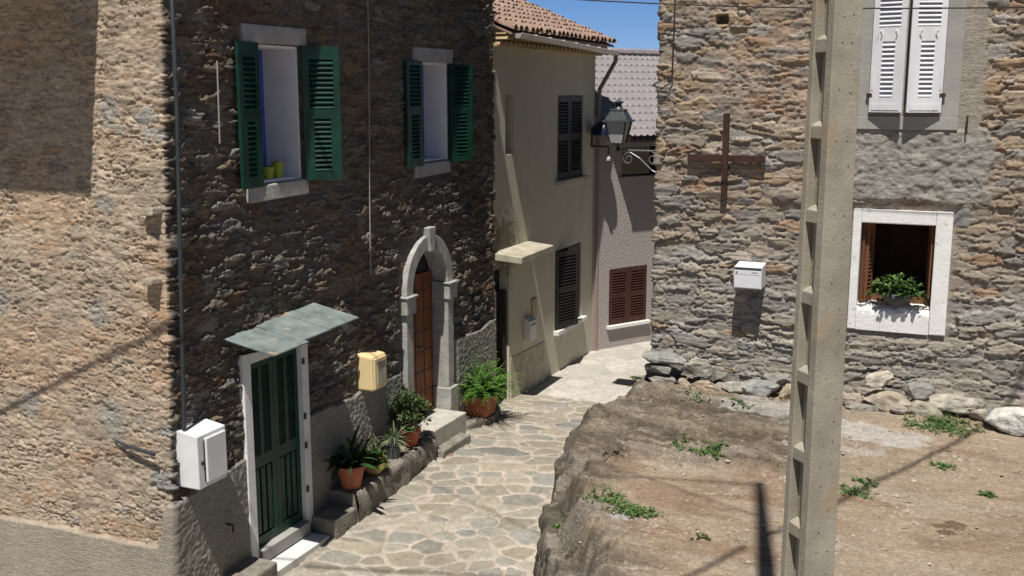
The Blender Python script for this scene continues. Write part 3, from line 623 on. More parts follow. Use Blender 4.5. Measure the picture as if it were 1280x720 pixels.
# meter box
def meter_box():
    y0, y1, z0, z1, xo = 7.79, 8.22, 1.40, 1.96, FX + 0.28
    t = thing('meter_box', (FX + 0.15, 8.2, z0), 'white plastic meter box low on the corner of the stone house', 'meter box')
    mb = MB(); mb.hexa([(FX - 0.02, y0, z0), (xo, y0, z0), (xo, y1, z0), (FX - 0.02, y1, z0)], [(FX - 0.02, y0, z1 + 0.03), (xo, y0, z1 - 0.02), (xo, y1, z1 - 0.02), (FX - 0.02, y1, z1 + 0.03)])
    mb.build('body', M['whitebox'], t, bevel=0.012)
    mb = MB(); mb.box(xo, xo + 0.028, y0 + 0.10, y1 - 0.03, z0 + 0.05, z1 - 0.06); d = mb.build('door', M['whitebox'], t, bevel=0.01)
    mb = MB(); mb.tube([(xo, y0 + 0.06, z0 + 0.26), (xo + 0.012, y0 + 0.06, z0 + 0.26)], 0.02, 12); mb.box(xo, xo + 0.006, y0 + 0.085, y0 + 0.095, z0 + 0.06, z1 - 0.08); mb.build('latch', M['rust'], d)
    mb = MB(); mb.tube([(FX + 0.12, 7.88, z0), (FX + 0.12, 7.88, z0 - 0.09)], 0.035, 10); mb.build('cable_gland', M['boxdark'], t)
meter_box()
# cream box
def cream_box():
    y0, y1, z0, z1, xo = 11.12, 11.46, 1.50, 1.98, FX + 0.27
    t = thing('junction_box', (FX + 0.13, 11.4, z0), 'cream plastic box on the facade above the pots, left of the arched door', 'meter box')
    mb = MB(); mb.hexa([(FX - 0.02, y0, z0), (xo - .02, y0, z0), (xo - .02, y1, z0), (FX - 0.02, y1, z0)], [(FX - 0.02, y0, z1), (xo - .02, y0, z1 - 0.03), (xo - .02, y1, z1 - 0.03), (FX - 0.02, y1, z1)])
    mb.build('body', M['creambox'], t, bevel=0.03)
    mb = MB(); mb.box(xo - .02, xo, y0 + .025, y1 - .025, z0 + 0.03, z1 - 0.06); d = mb.build('cover', M['creambox'], t, bevel=0.008)
    mb = MB(); mb.box(xo, xo + .008, y0 + .08, y1 - .06, z0 + 0.09, z1 - 0.16); mb.build('panel', M['creamtrim'], d)
    mb = MB(); mb.box(xo, xo + 0.015, y0 + .08, y1 - .06, z1 - 0.13, z1 - 0.115); mb.build('handle', M['boxdark'], d)
cream_box()

# steps and the ledge with pots
def ledge_block(name, pts, z0, z1, m, label, cat, seed, bev=0.03, j=0.02):
    random.seed(seed); mb = MB(); J = lambda: random.uniform(-j, j)
    n = len(pts)
    mb.hexa([(x + J() * .3, y + J(), z0) for x, y in pts], [(x + J() * .5, y + J(), z1 + J() * .6) for x, y in pts])
    o = mb.build(name, m, None, bevel=bev); tag(o, label, cat); return o
W0 = FX + 0.02
def long_ledge(y0, y1, xo0, xo1, z0, zt0, zt1, seed, n=40):
    ysl = np.linspace(y0, y1, n); prof = []
    Ps = np.zeros((n, 14, 3)); Cs = np.zeros((n, 14, 3)) 
    for i, y in enumerate(ysl):
        f = i / (n - 1); xo = xo0 + (xo1 - xo0) * f; zt = zt0 + (zt1 - zt0) * f
        b = 0.045
        pr = [(W0, zt), (W0 + (xo - W0) * .35, zt + .004), (W0 + (xo - W0) * .7, zt), (xo - b, zt), (xo - b * .4, zt - b * .2), (xo, zt - b), (xo + .005, zt - .09)]
        pr += [(xo + .006, zt - .09 - (zt - .09 - z0) * q / 7) for q in range(1, 8)]
        for k, (x, z) in enumerate(pr): Ps[i, k] = (x, y, z)
    nx = fbm(Ps[..., 1] * 5, Ps[..., 2] * 7 + Ps[..., 0] * 7, 4, seed) - 0.5
    Ps[..., 0] += 0.07 * nx * (np.arange(14) > 2); Ps[..., 2] += 0.025 * (fbm(Ps[..., 1] * 6, Ps[..., 0] * 6, 3, seed + 1) - 0.5) * (np.arange(14) < 7)
    Cs[:] = c3((0.235, 0.21, 0.175)); Cs *= (0.72 + 0.56 * fbm(Ps[..., 1] * 5, Ps[..., 2] * 5 + Ps[..., 0] * 5, 4, seed + 2))[..., None]
    o = grid_mesh('ledge', Ps, Cs, np.ones((n - 1, 13), bool), M['rock'])
    # ends closed by small slabs
    return o
o = long_ledge(10.36, 12.42, -6.47, -6.50, -0.05, 0.47, 0.55, 300, 90)
tag(o, 'long dark weathered stone ledge along the facade foot carrying the potted plants', 'ledge')
me = o.data
endm = MB(); endm.hexa([(W0, 10.36, -.05), (-6.47, 10.36, -.05), (-6.46, 10.40, -.05), (W0, 10.40, -.05)], [(W0, 10.35, .475), (-6.51, 10.35, .47), (-6.51, 10.40, .455), (W0, 10.40, .455)])
endm.build('end_stone', M['ledge'], o, bevel=0.015)
endm = MB(); endm.box(W0, -6.50, 12.40, 12.46, -.05, .545); endm.build('end_stone', M['ledge'], o, bevel=0.015)
ledge_block('step', [(W0, 9.92), (-6.50, 9.92), (-6.48, 10.36), (W0, 10.36)], -0.05, 0.30, M['ledge'], 'low dark stone step between the white doorstep and the long ledge', 'step', 11)
ledge_block('doorstep', [(W0, 8.86), (-6.58, 8.86), (-6.58, 9.90), (W0, 9.90)], -0.1, 0.105, M['marble'], 'white speckled doorstep slab in front of the green door', 'step', 12, 0.006, 0.003)
ledge_block('step', [(W0, 8.30), (-6.52, 8.30), (-6.54, 8.83), (W0, 8.83)], -0.1, 0.26, M['ledge'], 'rough grey stone block at the near end of the white doorstep', 'step', 13)
ledge_block('threshold', [(FX - 0.6, 12.47), (-6.56, 12.47), (-6.54, 13.50), (FX - 0.6, 13.50)], -0.05, 0.60, M['slab'], 'pale worn stone threshold below the arched door', 'step', 14, 0.015, 0.008)
ledge_block('step', [(W0, 12.50), (-6.40, 12.48), (-6.36, 13.3), (W0, 13.35)], -0.05, 0.34, M['ledge'], 'dark low step under the arched door threshold', 'step', 15, 0.02)
ledge_block('step', [(W0, 13.74), (-6.62, 13.74), (-6.45, 14.3), (-6.6, 14.9), (W0, 15.0)], -0.05, 0.31, M['ledge'], 'rough stone slab under the square planter with the fern', 'step', 16, 0.04, 0.03)

# ------------------------------------------------------------------ plants
def leaf_strip(mb, p, d, L, w, droop, n=4, up=Vector((0, 0, 1)), fold=0.25, mi=0):
    p = Vector(p); d = Vector(d).normalized(); side = d.cross(up)
    if side.length < 1e-3: side = Vector((1, 0, 0))
    side.normalize(); vs = []; 
    for i in range(n + 1):
        f = i / n; ww = w * (math.sin(math.pi * min(0.98, (0.10 + 0.88 * f)) ) ** 0.8) if i < n else 0.0006
        nn = side.cross(d).normalized()
        vs += [p + side * ww * .5 + nn * ww * fold * .5, p - nn * 0, p - side * ww * .5 + nn * ww * fold * .5]
        p = p + d * (L / n); d = (d - up * droop / n * 1.0).normalized()
    fs = []
    for i in range(n):
        a = 3 * i; b = a + 3
        fs += [(a, b, b + 1, a + 1), (a + 1, b + 1, b + 2, a + 2)]
    mb.add(vs, fs, mi)
def rnd_dir(zmin=-0.2, zmax=1):
    a = random.uniform(0, 2 * math.pi); z = random.uniform(zmin, zmax); r = math.sqrt(max(0, 1 - z * z)); return Vector((r * math.cos(a), r * math.sin(a), z))
def pot(t, c, r0, r1, h, m, rim=0.02, n=28):
    mb = MB(); mb.lathe(c, [(0.001, 0), (r0, 0), (r1 * 0.985, h - 0.05), (r1 + rim, h - 0.05), (r1 + rim, h), (r1 - 0.012, h), (r1 - 0.02, h - 0.045)], n)
    mb.build('pot', m, t, smooth=False, bevel=0.004)
    mb = MB(); mb.lathe(c, [(0.001, h - 0.035), (r1 * 0.5, h - 0.025), (r1 - 0.015, h - 0.04)], 18); mb.build('soil', M['soil'], t)
ZL = lambda y: 0.47 + (0.08) * (y - 10.36) / 2.06
# one: broad dark leaves in a terracotta pot
random.seed(21); c = Vector((-6.66, 10.52, ZL(10.52) + 0.004))
t = thing('potted_plant', c, 'broad dark leaved plant in a round terracotta pot, nearest to the green door', 'potted plant', 'pots along the stone facade')
pot(t, c, 0.115, 0.17, 0.29, M['terracotta'])
mb = MB()
for k in range(46):
    d = rnd_dir(0.35, 0.95); leaf_strip(mb, c + Vector((random.uniform(-.08, .08), random.uniform(-.08, .08), 0.26)), d + Vector((-.02, -.05, 0)), random.uniform(0.28, 0.52), random.uniform(0.05, 0.08), random.uniform(0.3, 1.5), 5)
mb.build('foliage', M['leaf_dark'], t)
# two: low shrub with sedum in an ochre bowl
random.seed(22); c = Vector((-6.64, 11.0, ZL(11.0) + 0.004))
t = thing('potted_plant', c, 'small purple green shrub over bright sedum spilling from an ochre bowl', 'potted plant', 'pots along the stone facade')
pot(t, c, 0.10, 0.165, 0.15, M['ochrepot'])
mb = MB(); stm = MB()
for k in range(26):
    d = rnd_dir(0.3, 1); b = c + Vector((-0.05 + random.uniform(-.05, .05), random.uniform(-.06, .06), 0.13)); L = random.uniform(0.16, 0.34); e = b + d * L
    stm.tube([b, (b + e) / 2 + rnd_dir() * 0.015, e], [0.004, 0.003, 0.002], 4, cap=False)
    for q in range(20):
        f = random.uniform(0.35, 1.0); leaf_strip(mb, b + d * L * f, rnd_dir(-0.3, 1), random.uniform(0.035, 0.06), random.uniform(0.02, 0.032), 0.5, 2)
mb.build('foliage', M['leaf_olive'], t); stm.build('stem', M['stem'], t)
mb = MB()
for k in range(900):
    a = random.uniform(0, 6.283); r = 0.19 * math.sqrt(random.random()); z = 0.15 + 0.07 * (1 - (r / 0.19) ** 2) - (0.05 if r > .16 else 0) + random.uniform(-.012, .02)
    leaf_strip(mb, c + Vector((r * math.cos(a) + .03, r * math.sin(a), z)), rnd_dir(0.1, 1), random.uniform(0.018, 0.035), 0.012, 0.3, 2)
mb.build('sedum', M['leaf_lime'], t)
# three: spider plant in a grey pot
random.seed(23); c = Vector((-6.66, 11.55, ZL(11.55) + 0.004))
t = thing('potted_plant', c, 'spiky pale plant in a dark grey pot, between ochre bowl and red pot', 'potted plant', 'pots along the stone facade')
pot(t, c, 0.085, 0.105, 0.23, M['greypot'], 0.01)
mb = MB()
for k in range(95):
    d = rnd_dir(0.15, 1); leaf_strip(mb, c + Vector((random.uniform(-.04, .04), random.uniform(-.04, .04), 0.22)), d, random.uniform(0.16, 0.32), random.uniform(0.010, 0.017), random.uniform(0.6, 2.0), 6)
mb.build('foliage', M['leaf_pale'], t)
mb = MB(); mb.tube([c + Vector((0, 0, .22)), c + Vector((-.02, .03, .45)), c + Vector((.01, -.02, .62))], [0.004, 0.003, 0.002], 5); mb.build('flower_stalk', M['stem'], t)
# four: round shrub in a red pot
random.seed(24); c = Vector((-6.67, 12.02, ZL(12.02) + 0.004))
t = thing('potted_plant', c, 'round clipped leafy shrub in a red pot, just left of the arched door', 'potted plant', 'pots along the stone facade')
pot(t, c, 0.095, 0.135, 0.22, M['redpot'], 0.012)
mb = MB(); stm = MB(); cc = c + Vector((0, 0.0, 0.46))
for k in range(95):
    d = rnd_dir(-0.55, 1); r = random.uniform(0.17, 0.29) * (1 + 0.18 * math.sin(5 * d.x + 3 * d.z)); e = cc + Vector((d.x * r, d.y * r, d.z * r * 1.0)); b = c + Vector((0, 0, 0.24))
    stm.tube([b, b.lerp(e, .5) + Vector((0, 0, .03)), e], [0.005, 0.004, 0.002], 4, cap=False)
    for q in range(24):
        leaf_strip(mb, e + rnd_dir(-1, 1) * random.uniform(0, 0.062), (d + rnd_dir(-1, 1) * .9), random.uniform(0.032, 0.055), random.uniform(0.020, 0.032), 0.4, 2)
mb.build('foliage', M['leaf_mid'], t); stm.build('stem', M['stem'], t)
# five: big fern in a square terracotta planter
random.seed(25); c = Vector((-6.68, 14.30, 0.325))
t = thing('potted_plant', c, 'large bright green fern in a square terracotta planter beyond the arched door', 'potted plant', 'pots along the stone facade')
mb = MB(); a, b, h = 0.165, 0.205, 0.32
sq = lambda s, z: [(c.x + s * p, c.y + s * q, c.z + z) for p, q in ((-1, -1), (1, -1), (1, 1), (-1, 1))]
mb.hexa(sq(a, 0), sq(b, h - 0.05)); mb.hexa(sq(b + .018, h - 0.05), sq(b + .018, h)); mb.build('pot', M['terracotta'], t, bevel=0.012)
mb = MB()
for k in range(190):
    d = rnd_dir(0.15, 1); p = c + Vector((random.uniform(-.14, .14), random.uniform(-.14, .14), h)); L = random.uniform(0.34, 0.70); dr = random.uniform(0.8, 2.0)
    n = 13; dd = d.normalized()
    for i in range(n):
        f = i / n; p = p + dd * (L / n); dd = (dd - Vector((0, 0, 1)) * dr / n * f * 1.5).normalized(); s = dd.cross(Vector((0, 0, 1)))
        if s.length < .01: s = Vector((1, 0, 0))
        s.normalize(); w = 0.055 * math.sin(math.pi * (0.12 + 0.85 * f))
        for sg in (-1, 1): leaf_strip(mb, p, s * sg + dd * 0.5 + Vector((0, 0, random.uniform(-.3, .3))), w + 0.012, 0.021, 0.3, 2)
mb.build('foliage', M['leaf_fern'], t)
# lime pots on the window sill
for i, (x, y, h, lab) in enumerate([(FX - 0.10, 9.62, 0.13, 'small lime green pot on the near window sill, the one beside the shutter'), (FX - 0.12, 9.82, 0.17, 'taller lime green pot on the near window sill, against the white reveal')]):
    random.seed(30 + i); c = Vector((x, y, 4.272))
    t = thing('flower_pot', c, lab, 'flower pot', 'lime pots on the window sill'); pot(t, c, 0.05, 0.062, h, M['limepot'], 0.004, 18)
    mb = MB()
    for k in range(16): leaf_strip(mb, c + Vector((random.uniform(-.03, .03), random.uniform(-.03, .03), h - .03)), rnd_dir(0.3, 1), random.uniform(0.03, 0.06), 0.02, 0.6, 3)
    mb.build('foliage', M['leaf_mid'], t)

# ================================================================== CREAM HOUSE
ch = thing('rendered_house', (FX, 17.8, 0), 'cream rendered house with brown shutters under a red canal tile roof', 'house')
cy0, cy1, CX = 15.29, 20.24, -6.935
cops = [(15.83, 16.20, 4.20, 5.16), (18.18, 19.56, 3.60, 5.14), (18.12, 19.52, 0.82, 2.31), (15.36, 15.98, 0.08, 2.38)]
def wall_rects(mb, y0, y1, z0, z1, ops, x0, x1):
    yy = sorted({y0, y1, *[o[0] for o in ops], *[o[1] for o in ops]}); zz_ = sorted({z0, z1, *[o[2] for o in ops], *[o[3] for o in ops]})
    for a, b in zip(yy[:-1], yy[1:]):
        for c, d in zip(zz_[:-1], zz_[1:]):
            ym, zm = (a + b) / 2, (c + d) / 2
            if any(o[0] < ym < o[1] and o[2] < zm < o[3] for o in ops): continue
            mb.add([(x1, a, c), (x1, b, c), (x1, b, d), (x1, a, d)], [(0, 1, 2, 3)])
    for (a, b, c, d) in ops:
        mb.add([(x1, a, c), (x1, b, c), (x1, b, d), (x1, a, d), (x0, a, c), (x0, b, c), (x0, b, d), (x0, a, d)], [(0, 1, 5, 4), (1, 2, 6, 5), (2, 3, 7, 6), (3, 0, 4, 7)])
mb = MB(); wall_rects(mb, cy0, cy1, -0.3, 5.90, cops, CX - 0.25, CX)
mb.add([(CX, cy1, -0.3), (-12, cy1, -0.3), (-12, cy1, 7.9), (CX, cy1, 5.9)], [(0, 1, 2, 3)]); mb.add([(CX, cy0, -0.3), (-12, cy0, -0.3), (-12, cy0, 7.9), (CX, cy0, 5.9)], [(3, 2, 1, 0)])
def cream_wall_mat():
    m = M['cream'].copy(); m.name = 'cream render with mould'
    t = m.node_tree; N = t.nodes.new; L = t.links.new; b = t.nodes['Principled BSDF']
    src = b.inputs['Base Color'].links[0].from_socket
    tc = N('ShaderNodeTexCoord'); mp = N('ShaderNodeMapping'); L(tc.outputs['Object'], mp.inputs[0])
    # mould patch sits on the wall just above the door canopy
    mp.inputs['Location'].default_value = (0, 2.05 / 0.75, -2.75 / 0.62); mp.inputs['Scale'].default_value = (0.5, 1 / 0.75, 1 / 0.62)
    ln = N('ShaderNodeVectorMath'); ln.operation = 'LENGTH'; L(mp.outputs[0], ln.inputs[0])
    n = N('ShaderNodeTexNoise'); n.inputs['Scale'].default_value = 9; n.inputs['Detail'].default_value = 9; n.inputs['Roughness'].default_value = 0.7; L(tc.outputs['Object'], n.inputs[0])
    a = N('ShaderNodeMath'); a.operation = 'MULTIPLY_ADD'; L(n.outputs[0], a.inputs[0]); a.inputs[1].default_value = 1.6; L(ln.outputs['Value'], a.inputs[2])
    r = N('ShaderNodeMapRange'); L(a.outputs[0], r.inputs[0]); r.inputs[1].default_value = 1.85; r.inputs[2].default_value = 1.25; r.inputs[3].default_value = 0; r.inputs[4].default_value = 0.9
    mx = N('ShaderNodeMix'); mx.data_type = 'RGBA'; L(r.outputs[0], mx.inputs[0]); L(src, mx.inputs[6]); mx.inputs[7].default_value = (0.06, 0.05, 0.03, 1)
    L(mx.outputs[2], b.inputs['Base Color']); return m
mb.build('wall', cream_wall_mat(), ch)
# low plinth of paler render near the door
mb = MB(); mb.hexa([(CX, 16.0, -.2), (CX + .05, 16.0, -.2), (CX + .05, 17.55, -.2), (CX, 17.55, -.2)], [(CX, 16.0, .78), (CX + .012, 16.0, .78), (CX + .012, 17.55, .74), (CX, 17.55, .74)])
mb.build('plinth', M['creamtrim'], ch, bevel=0.006)
mb = MB(); mb.box(CX - .28, CX - .25, 15.83, 16.20, 4.2, 5.16); mb.build('window', M['cream'], ch)
def closed_shutters(y0, y1, z0, z1, x, m):
    ym = (y0 + y1) / 2; hgt = z1 - z0
    for (a, b, s) in ((y0, ym - .004, 1), (y1, ym + .004, -1)):
        w = abs(b - a)
        shutter('shutter', ch, (x, a, z0), unit(0, s), Vector((1, 0, 0)), w, hgt, m, [(0.10, hgt * .46, .08), (hgt * .54, hgt - .1, .08)], t=0.035, slat=0.055)
closed_shutters(18.20, 19.54, 3.62, 5.12, CX - 0.05, M['brownwood'])
rough_block('sill', CX - .1, CX + .10, 18.08, 19.66, 3.535, 3.605, M['creamtrim'], ch, 41, .004, .006)
# lower window: one leaf shut, one leaf folded out and grey
shutter('shutter', ch, (CX - .04, 19.50, .84), unit(0, -1), Vector((1, 0, 0)), .69, 1.45, M['brownwood'], [(0.1, .66, .08), (.76, 1.35, .08)], slat=.055)
shutter('shutter', ch, (CX - .02, 18.14, .84), unit(.35, 1), unit(1, -.35), .66, 1.45, M['brownwood'], [(0.1, .66, .08), (.76, 1.35, .08)], slat=.055)
mb = MB(); mb.box(CX - .27, CX - .25, 18.12, 19.52, .82, 2.31); mb.build('pane', M['glass'], ch)
mb = MB(); mb.box(CX - .09, CX + .10, 18.05, 19.66, .735, .815); mb.build('sill', M['creamlight'], ch, bevel=.006)
# front door and canopy
mb = MB(); mb.box(CX - .25, CX - .2, 15.36, 15.98, .08, 1.95); fd = mb.build('door', M['white'], ch); fd['label'] = 'white door of the cream house'
mb = MB(); mb.box(CX - .2, CX - .185, 15.50, 15.80, .15, .85); mb.build('panel', M['brownwood'], fd)
mb = MB(); mb.box(CX - .25, CX - .18, 15.36, 15.98, 1.95, 2.38); mb.build('transom', M['brownwood'], ch)
mb = MB(); mb.box(CX - .2, CX - .04, 15.90, 15.98, .08, 1.95); mb.build('door_frame', M['brownwood'], ch)
mb = MB(); mb.hexa([(CX - .05, 15.30, 2.56), (-6.42, 15.30, 2.52), (-6.46, 16.80, 2.52), (CX - .05, 16.82, 2.56)], [(CX - .05, 15.30, 2.68), (-6.42, 15.30, 2.63), (-6.46, 16.80, 2.63), (CX - .05, 16.82, 2.68)])
mb.build('canopy', M['creamtrim'], ch, bevel=.01)
# eaves: two rows of tile ends, canal tiles, gutter
mb = MB(); mb.box(CX - .1, CX + .10, cy0 + .02, cy1 + .12, 5.90, 5.945, 0)
for row, (xo, z) in enumerate(((CX + .13, 5.915), (CX + .26, 6.0))):
    y = cy0 + .10
    while y < cy1 + .05:
        n = 7; pts = [(y + .075 * math.cos(math.pi * k / n), z - .0 + .07 * math.sin(math.pi * k / n)) for k in range(n + 1)]
        vs = [(xo, p, q) for p, q in pts] + [(CX - .1, p, q) for p, q in pts]
        mb.add(vs, [(k, k + 1, n + 2 + k, n + 1 + k) for k in range(n)] + [tuple(range(n + 1))[::-1]])
        y += .19
mb.box(CX - .1, CX + .24, cy0 + .02, cy1 + .08, 6.075, 6.10, 0)
mb.build('cornice', M['genoise'], ch)
sl = math.atan(0.42); ex_, ez_ = -6.58, 6.11
mb = MB()
under = [(ex_ - .02, cy0 + .02, ez_ - .02), (ex_ - .02, cy1 + .14, ez_ - .02), (-12, cy1 + .14, ez_ + .42 * (ex_ + 12) - .02), (-12, cy0 + .02, ez_ + .42 * (ex_ + 12) - .02)]
mb.hexa([(a, b, c - .03) for a, b, c in under], under)
random.seed(77); pitch = .205; ncol = int((cy1 + .1 - cy0) / pitch); L = .36
for cI in range(ncol + 1):
    yb = cy0 + .12 + cI * pitch
    for rI in range(13):
        s0 = rI * .30 + random.uniform(-.02, .02); j = random.uniform(-.012, .012); zo = random.uniform(0, .012)
        n = 6; ring_ = []
        for (s, rr, lift) in ((s0 - .03, .086, .035), (s0 + L, .066, .018)):
            bx = ex_ - s * math.cos(sl); bz = ez_ + s * math.sin(sl) + lift + zo
            ring_.append([(bx - math.sin(sl) * 0, yb + j + rr * math.cos(math.pi * k / n), bz + rr * .95 * math.sin(math.pi * k / n)) for k in range(n + 1)])
        mb.add(ring_[0] + ring_[1], [(k, k + 1, n + 2 + k, n + 1 + k) for k in range(n)])
        # channel tile between two covers
        ch_ = []
        for (s, lift) in ((s0 - .02, .03), (s0 + L, .012)):
            bx = ex_ - s * math.cos(sl); bz = ez_ + s * math.sin(sl) + lift
            ch_.append([(bx, yb + pitch / 2 + .075 * math.cos(math.pi * k / 4), bz + .03 - .035 * math.sin(math.pi * k / 4)) for k in range(5)])
        mb.add(ch_[0] + ch_[1], [(k + 1, k, 5 + k, 6 + k) for k in range(4)])
mb.build('roof', M['tile'], ch)
mb = MB(); ga = (-6.55, cy0 + .12, 6.085); gb = (-6.55, cy1 + .16, 5.97); n = 10
pr = [(.075 * math.cos(math.pi + math.pi * k / n), .075 * math.sin(math.pi + math.pi * k / n)) for k in range(n + 1)]
vs = [(ga[0] + p, ga[1], ga[2] + q) for p, q in pr] + [(gb[0] + p, gb[1], gb[2] + q) for p, q in pr]
mb.add(vs, [(k, n + 1 + k, n + 2 + k, k + 1) for k in range(n)] + [tuple(range(n + 1))]); mb.add([(x, y + .004, z) for x, y, z in vs[n + 1:]], [tuple(range(n + 1))])
mb.tube([(ga[0] + .075, ga[1], ga[2]), (gb[0] + .075, gb[1], gb[2])], .012, 6)
for k in range(1, 8):
    f = k / 8; y = ga[1] + (gb[1] - ga[1]) * f; z = ga[2] + (gb[2] - ga[2]) * f
    mb.tube([(ga[0] - .08, y, z + .02), (ga[0] + .085, y, z + .012)], .009, 5)
gt = mb.build('gutter', M['zinc'], ch)
mb = MB(); mb.tube([(-6.55, cy1 + .10, 5.92), (-6.55, cy1 + .10, 5.80), (-6.86, cy1 + .06, 5.25), (-6.87, cy1 + .05, 5.0), (-6.87, cy1 + .05, -.1)], .042, 10); mb.build('downpipe', M['pipebrown'], gt)
# small letterbox and niche on the cream wall
t = thing('letterbox', (CX + .08, 16.72, .95), 'small pale letterbox on the cream wall below the concrete canopy', 'letterbox')
mb = MB(); mb.hexa([(CX, 16.6, .95), (CX + .13, 16.6, .95), (CX + .13, 16.9, .95), (CX, 16.9, .95)], [(CX, 16.6, 1.36), (CX + .13, 16.6, 1.30), (CX + .13, 16.9, 1.30), (CX, 16.9, 1.36)]); mb.build('body', M['creamlight'], t, bevel=.012)
mb = MB(); mb.box(CX + .13, CX + .136, 16.65, 16.85, 1.22, 1.24); mb.build('slot', M['boxdark'], t)
mb = MB(); mb.box(CX, CX + .03, 16.95, 17.15, 1.25, 1.62); mb.build('wall_panel', M['genoise'], ch, bevel=.008)

# ================================================================== MAUVE HOUSE
mh = thing('rendered_house', (-6.3, 21.4, 0), 'mauve roughcast house with a grey tile roof at the end of the lane', 'house')
P0 = Vector((-6.93, 20.2, 0)); md = unit(math.sin(R(31.5)), math.cos(R(31.5))); mn = unit(md.y, -md.x)     # mn points at the lane
def mp_(s, off, z): return P0 + md * s + mn * off + Vector((0, 0, z))
def mquad(mb, s0, s1, z0, z1, off=0): mb.add([mp_(s0, off, z0), mp_(s1, off, z0), mp_(s1, off, z1), mp_(s0, off, z1)], [(0, 1, 2, 3)])
mb = MB(); mops = [(.46, 1.50, .44, 1.62), (.74, 1.86, 3.50, 4.10)]
yy = [-1.5, .46, .74, 1.50, 1.86, 6]; zz_ = [-.4, .44, 1.62, 3.50, 4.10, 4.75]
for a, b in zip(yy[:-1], yy[1:]):
    for c, d in zip(zz_[:-1], zz_[1:]):
        if any(o[0] - .001 < a and b < o[1] + .001 and o[2] - .001 < c and d < o[3] + .001 for o in mops): continue
        mquad(mb, a, b, c, d)
for (a, b, c, d) in mops:
    f = [mp_(a, 0, c), mp_(b, 0, c), mp_(b, 0, d), mp_(a, 0, d)]; k = [p - mn * .22 for p in f]; mb.add(f + k, [(0, 1, 5, 4), (1, 2, 6, 5), (2, 3, 7, 6), (3, 0, 4, 7)])
mb.add([mp_(6, 0, -.4), mp_(6, -6, -.4), mp_(6, -6, 4.75), mp_(6, 0, 4.75)], [(0, 1, 2, 3)]); mb.add([mp_(-1.5, 0, -.4), mp_(-1.5, -6, -.4), mp_(-1.5, -6, 4.75), mp_(-1.5, 0, 4.75)], [(3, 2, 1, 0)])
mb.build('wall', M['mauve'], mh)
for (a, b, s) in ((.47, .975, 1), (1.49, .985, -1)):
    o = mp_(a, -.03, .46); shutter('shutter', mh, o, md * s, mn, abs(b - a), 1.15, M['redwood'], [(.09, .53, .07), (.62, 1.06, .07)], slat=.05)
mb = MB(); mb.obox(P0, md, mn, (0, 0, 1), .40, 1.56, -.1, .09, .365, .435); mb.build('sill', M['creamlight'], mh, bevel=.006)
mb = MB(); mb.obox(P0, md, mn, (0, 0, 1), .74, 1.86, -.22, -.20, 3.5, 4.1); mb.build('window', M['glass'], mh)
mb = MB(); mb.obox(P0, md, mn, (0, 0, 1), .68, 1.9, -.05, .06, 3.44, 3.498); mb.build('sill', M['mauve'], mh)
# roof of interlocking tiles
eo, ez0, slp = .60, 4.34, .70; rw, tw = .246, .165
ns = int(7.6 / tw * 10); vs_ = np.linspace(-1.7, 6.0, ns); ts = np.linspace(0, 2.95, int(2.95 / rw * 10))
S, T = np.meshgrid(vs_, ts, indexing='ij')
rowi = np.floor(T / rw); fs = np.mod(S / tw + .0, 1); ft = np.mod(T / rw, 1)
roll = np.where(fs < .5, np.sin(np.pi * fs / .5), 0) * .034 * (1 - .85 * ft); step = .010 * (1 - ft)
hh = roll + step
base = np.array(P0)[None, None, :] + S[..., None] * np.array(md) + (eo - T[..., None] * .82) * np.array(mn)
base[..., 2] = ez0 + T * .82 * slp
nrm = (np.array(mn) * slp + np.array((0, 0, 1))) / math.sqrt(1 + slp * slp)
Pm = base + hh[..., None] * nrm
me_c = np.ones(Pm.shape)
rf = grid_mesh('roof', Pm, me_c, Pm[:-1, :-1, 1] > 20.28, M['tilegrey'], mh, smooth=False)
mb = MB(); zt = ez0 + 2.95 * .82 * slp; ot = eo - 2.95 * .82
for k in range(24):
    s = -1.6 + k * .32; mb.tube([mp_(s, ot, zt + .02), mp_(s + .34, ot, zt + .03)], [.085, .095], 8)
mb.build('ridge', M['tilegrey'], rf)
mb = MB(); mb.add([mp_(.46, eo - .01, ez0 - .03), mp_(6, eo - .01, ez0 - .03), mp_(6, -.2, 4.74), mp_(.1, -.2, 4.74)], [(0, 1, 2, 3)]); mb.obox(P0, md, mn, (0, 0, 1), .46, 6, eo - .05, eo - .02, ez0 - .12, ez0 - .002); mb.build('fascia', M['brownwood'], mh)
mb = MB(); mb.add([mp_(-1.7, ot, zt), mp_(6, ot, zt), mp_(6, -6, 3.5), mp_(-1.7, -6, 3.5)], [(0, 1, 2, 3)]); mb.build('rear_roof', M['tilegrey'], mh)

# ================================================================== RIGHT STONE HOUSE
RX, RY = -3.61, 13.0
rh = thing('stone_house', (-1, RY, 1.6), 'grey and ochre rubble stone house with an iron cross and a white framed window', 'house')
us_ = np.concatenate([np.arange(-5.4, -1.0, 0.03), np.arange(-1.0, 0, 0.0145), [0.0], np.arange(0.0145, 5.4, 0.0145)])
zs = np.arange(-0.3, 7.0, 0.0145)
U, V = np.meshgrid(us_, zs, indexing='ij'); g = U < 0
XF = RX + U
I, J, E, DX, DY = stones(U, V, 0.29, 0.094, 405, warp=0.45, p=2.4, big=0.85, rag=0.5)
r1 = _h(I, J, 401); r2 = _h(I, J, 402); r3 = _h(I, J, 403); r4 = _h(I, J, 404)
I2, J2, E2, _, _ = stones(U + 1.3, V + .7, 0.09, 0.036, 415, warp=0.3, p=2.2, big=0.5, rag=0.6); q1 = _h(I2, J2, 411)
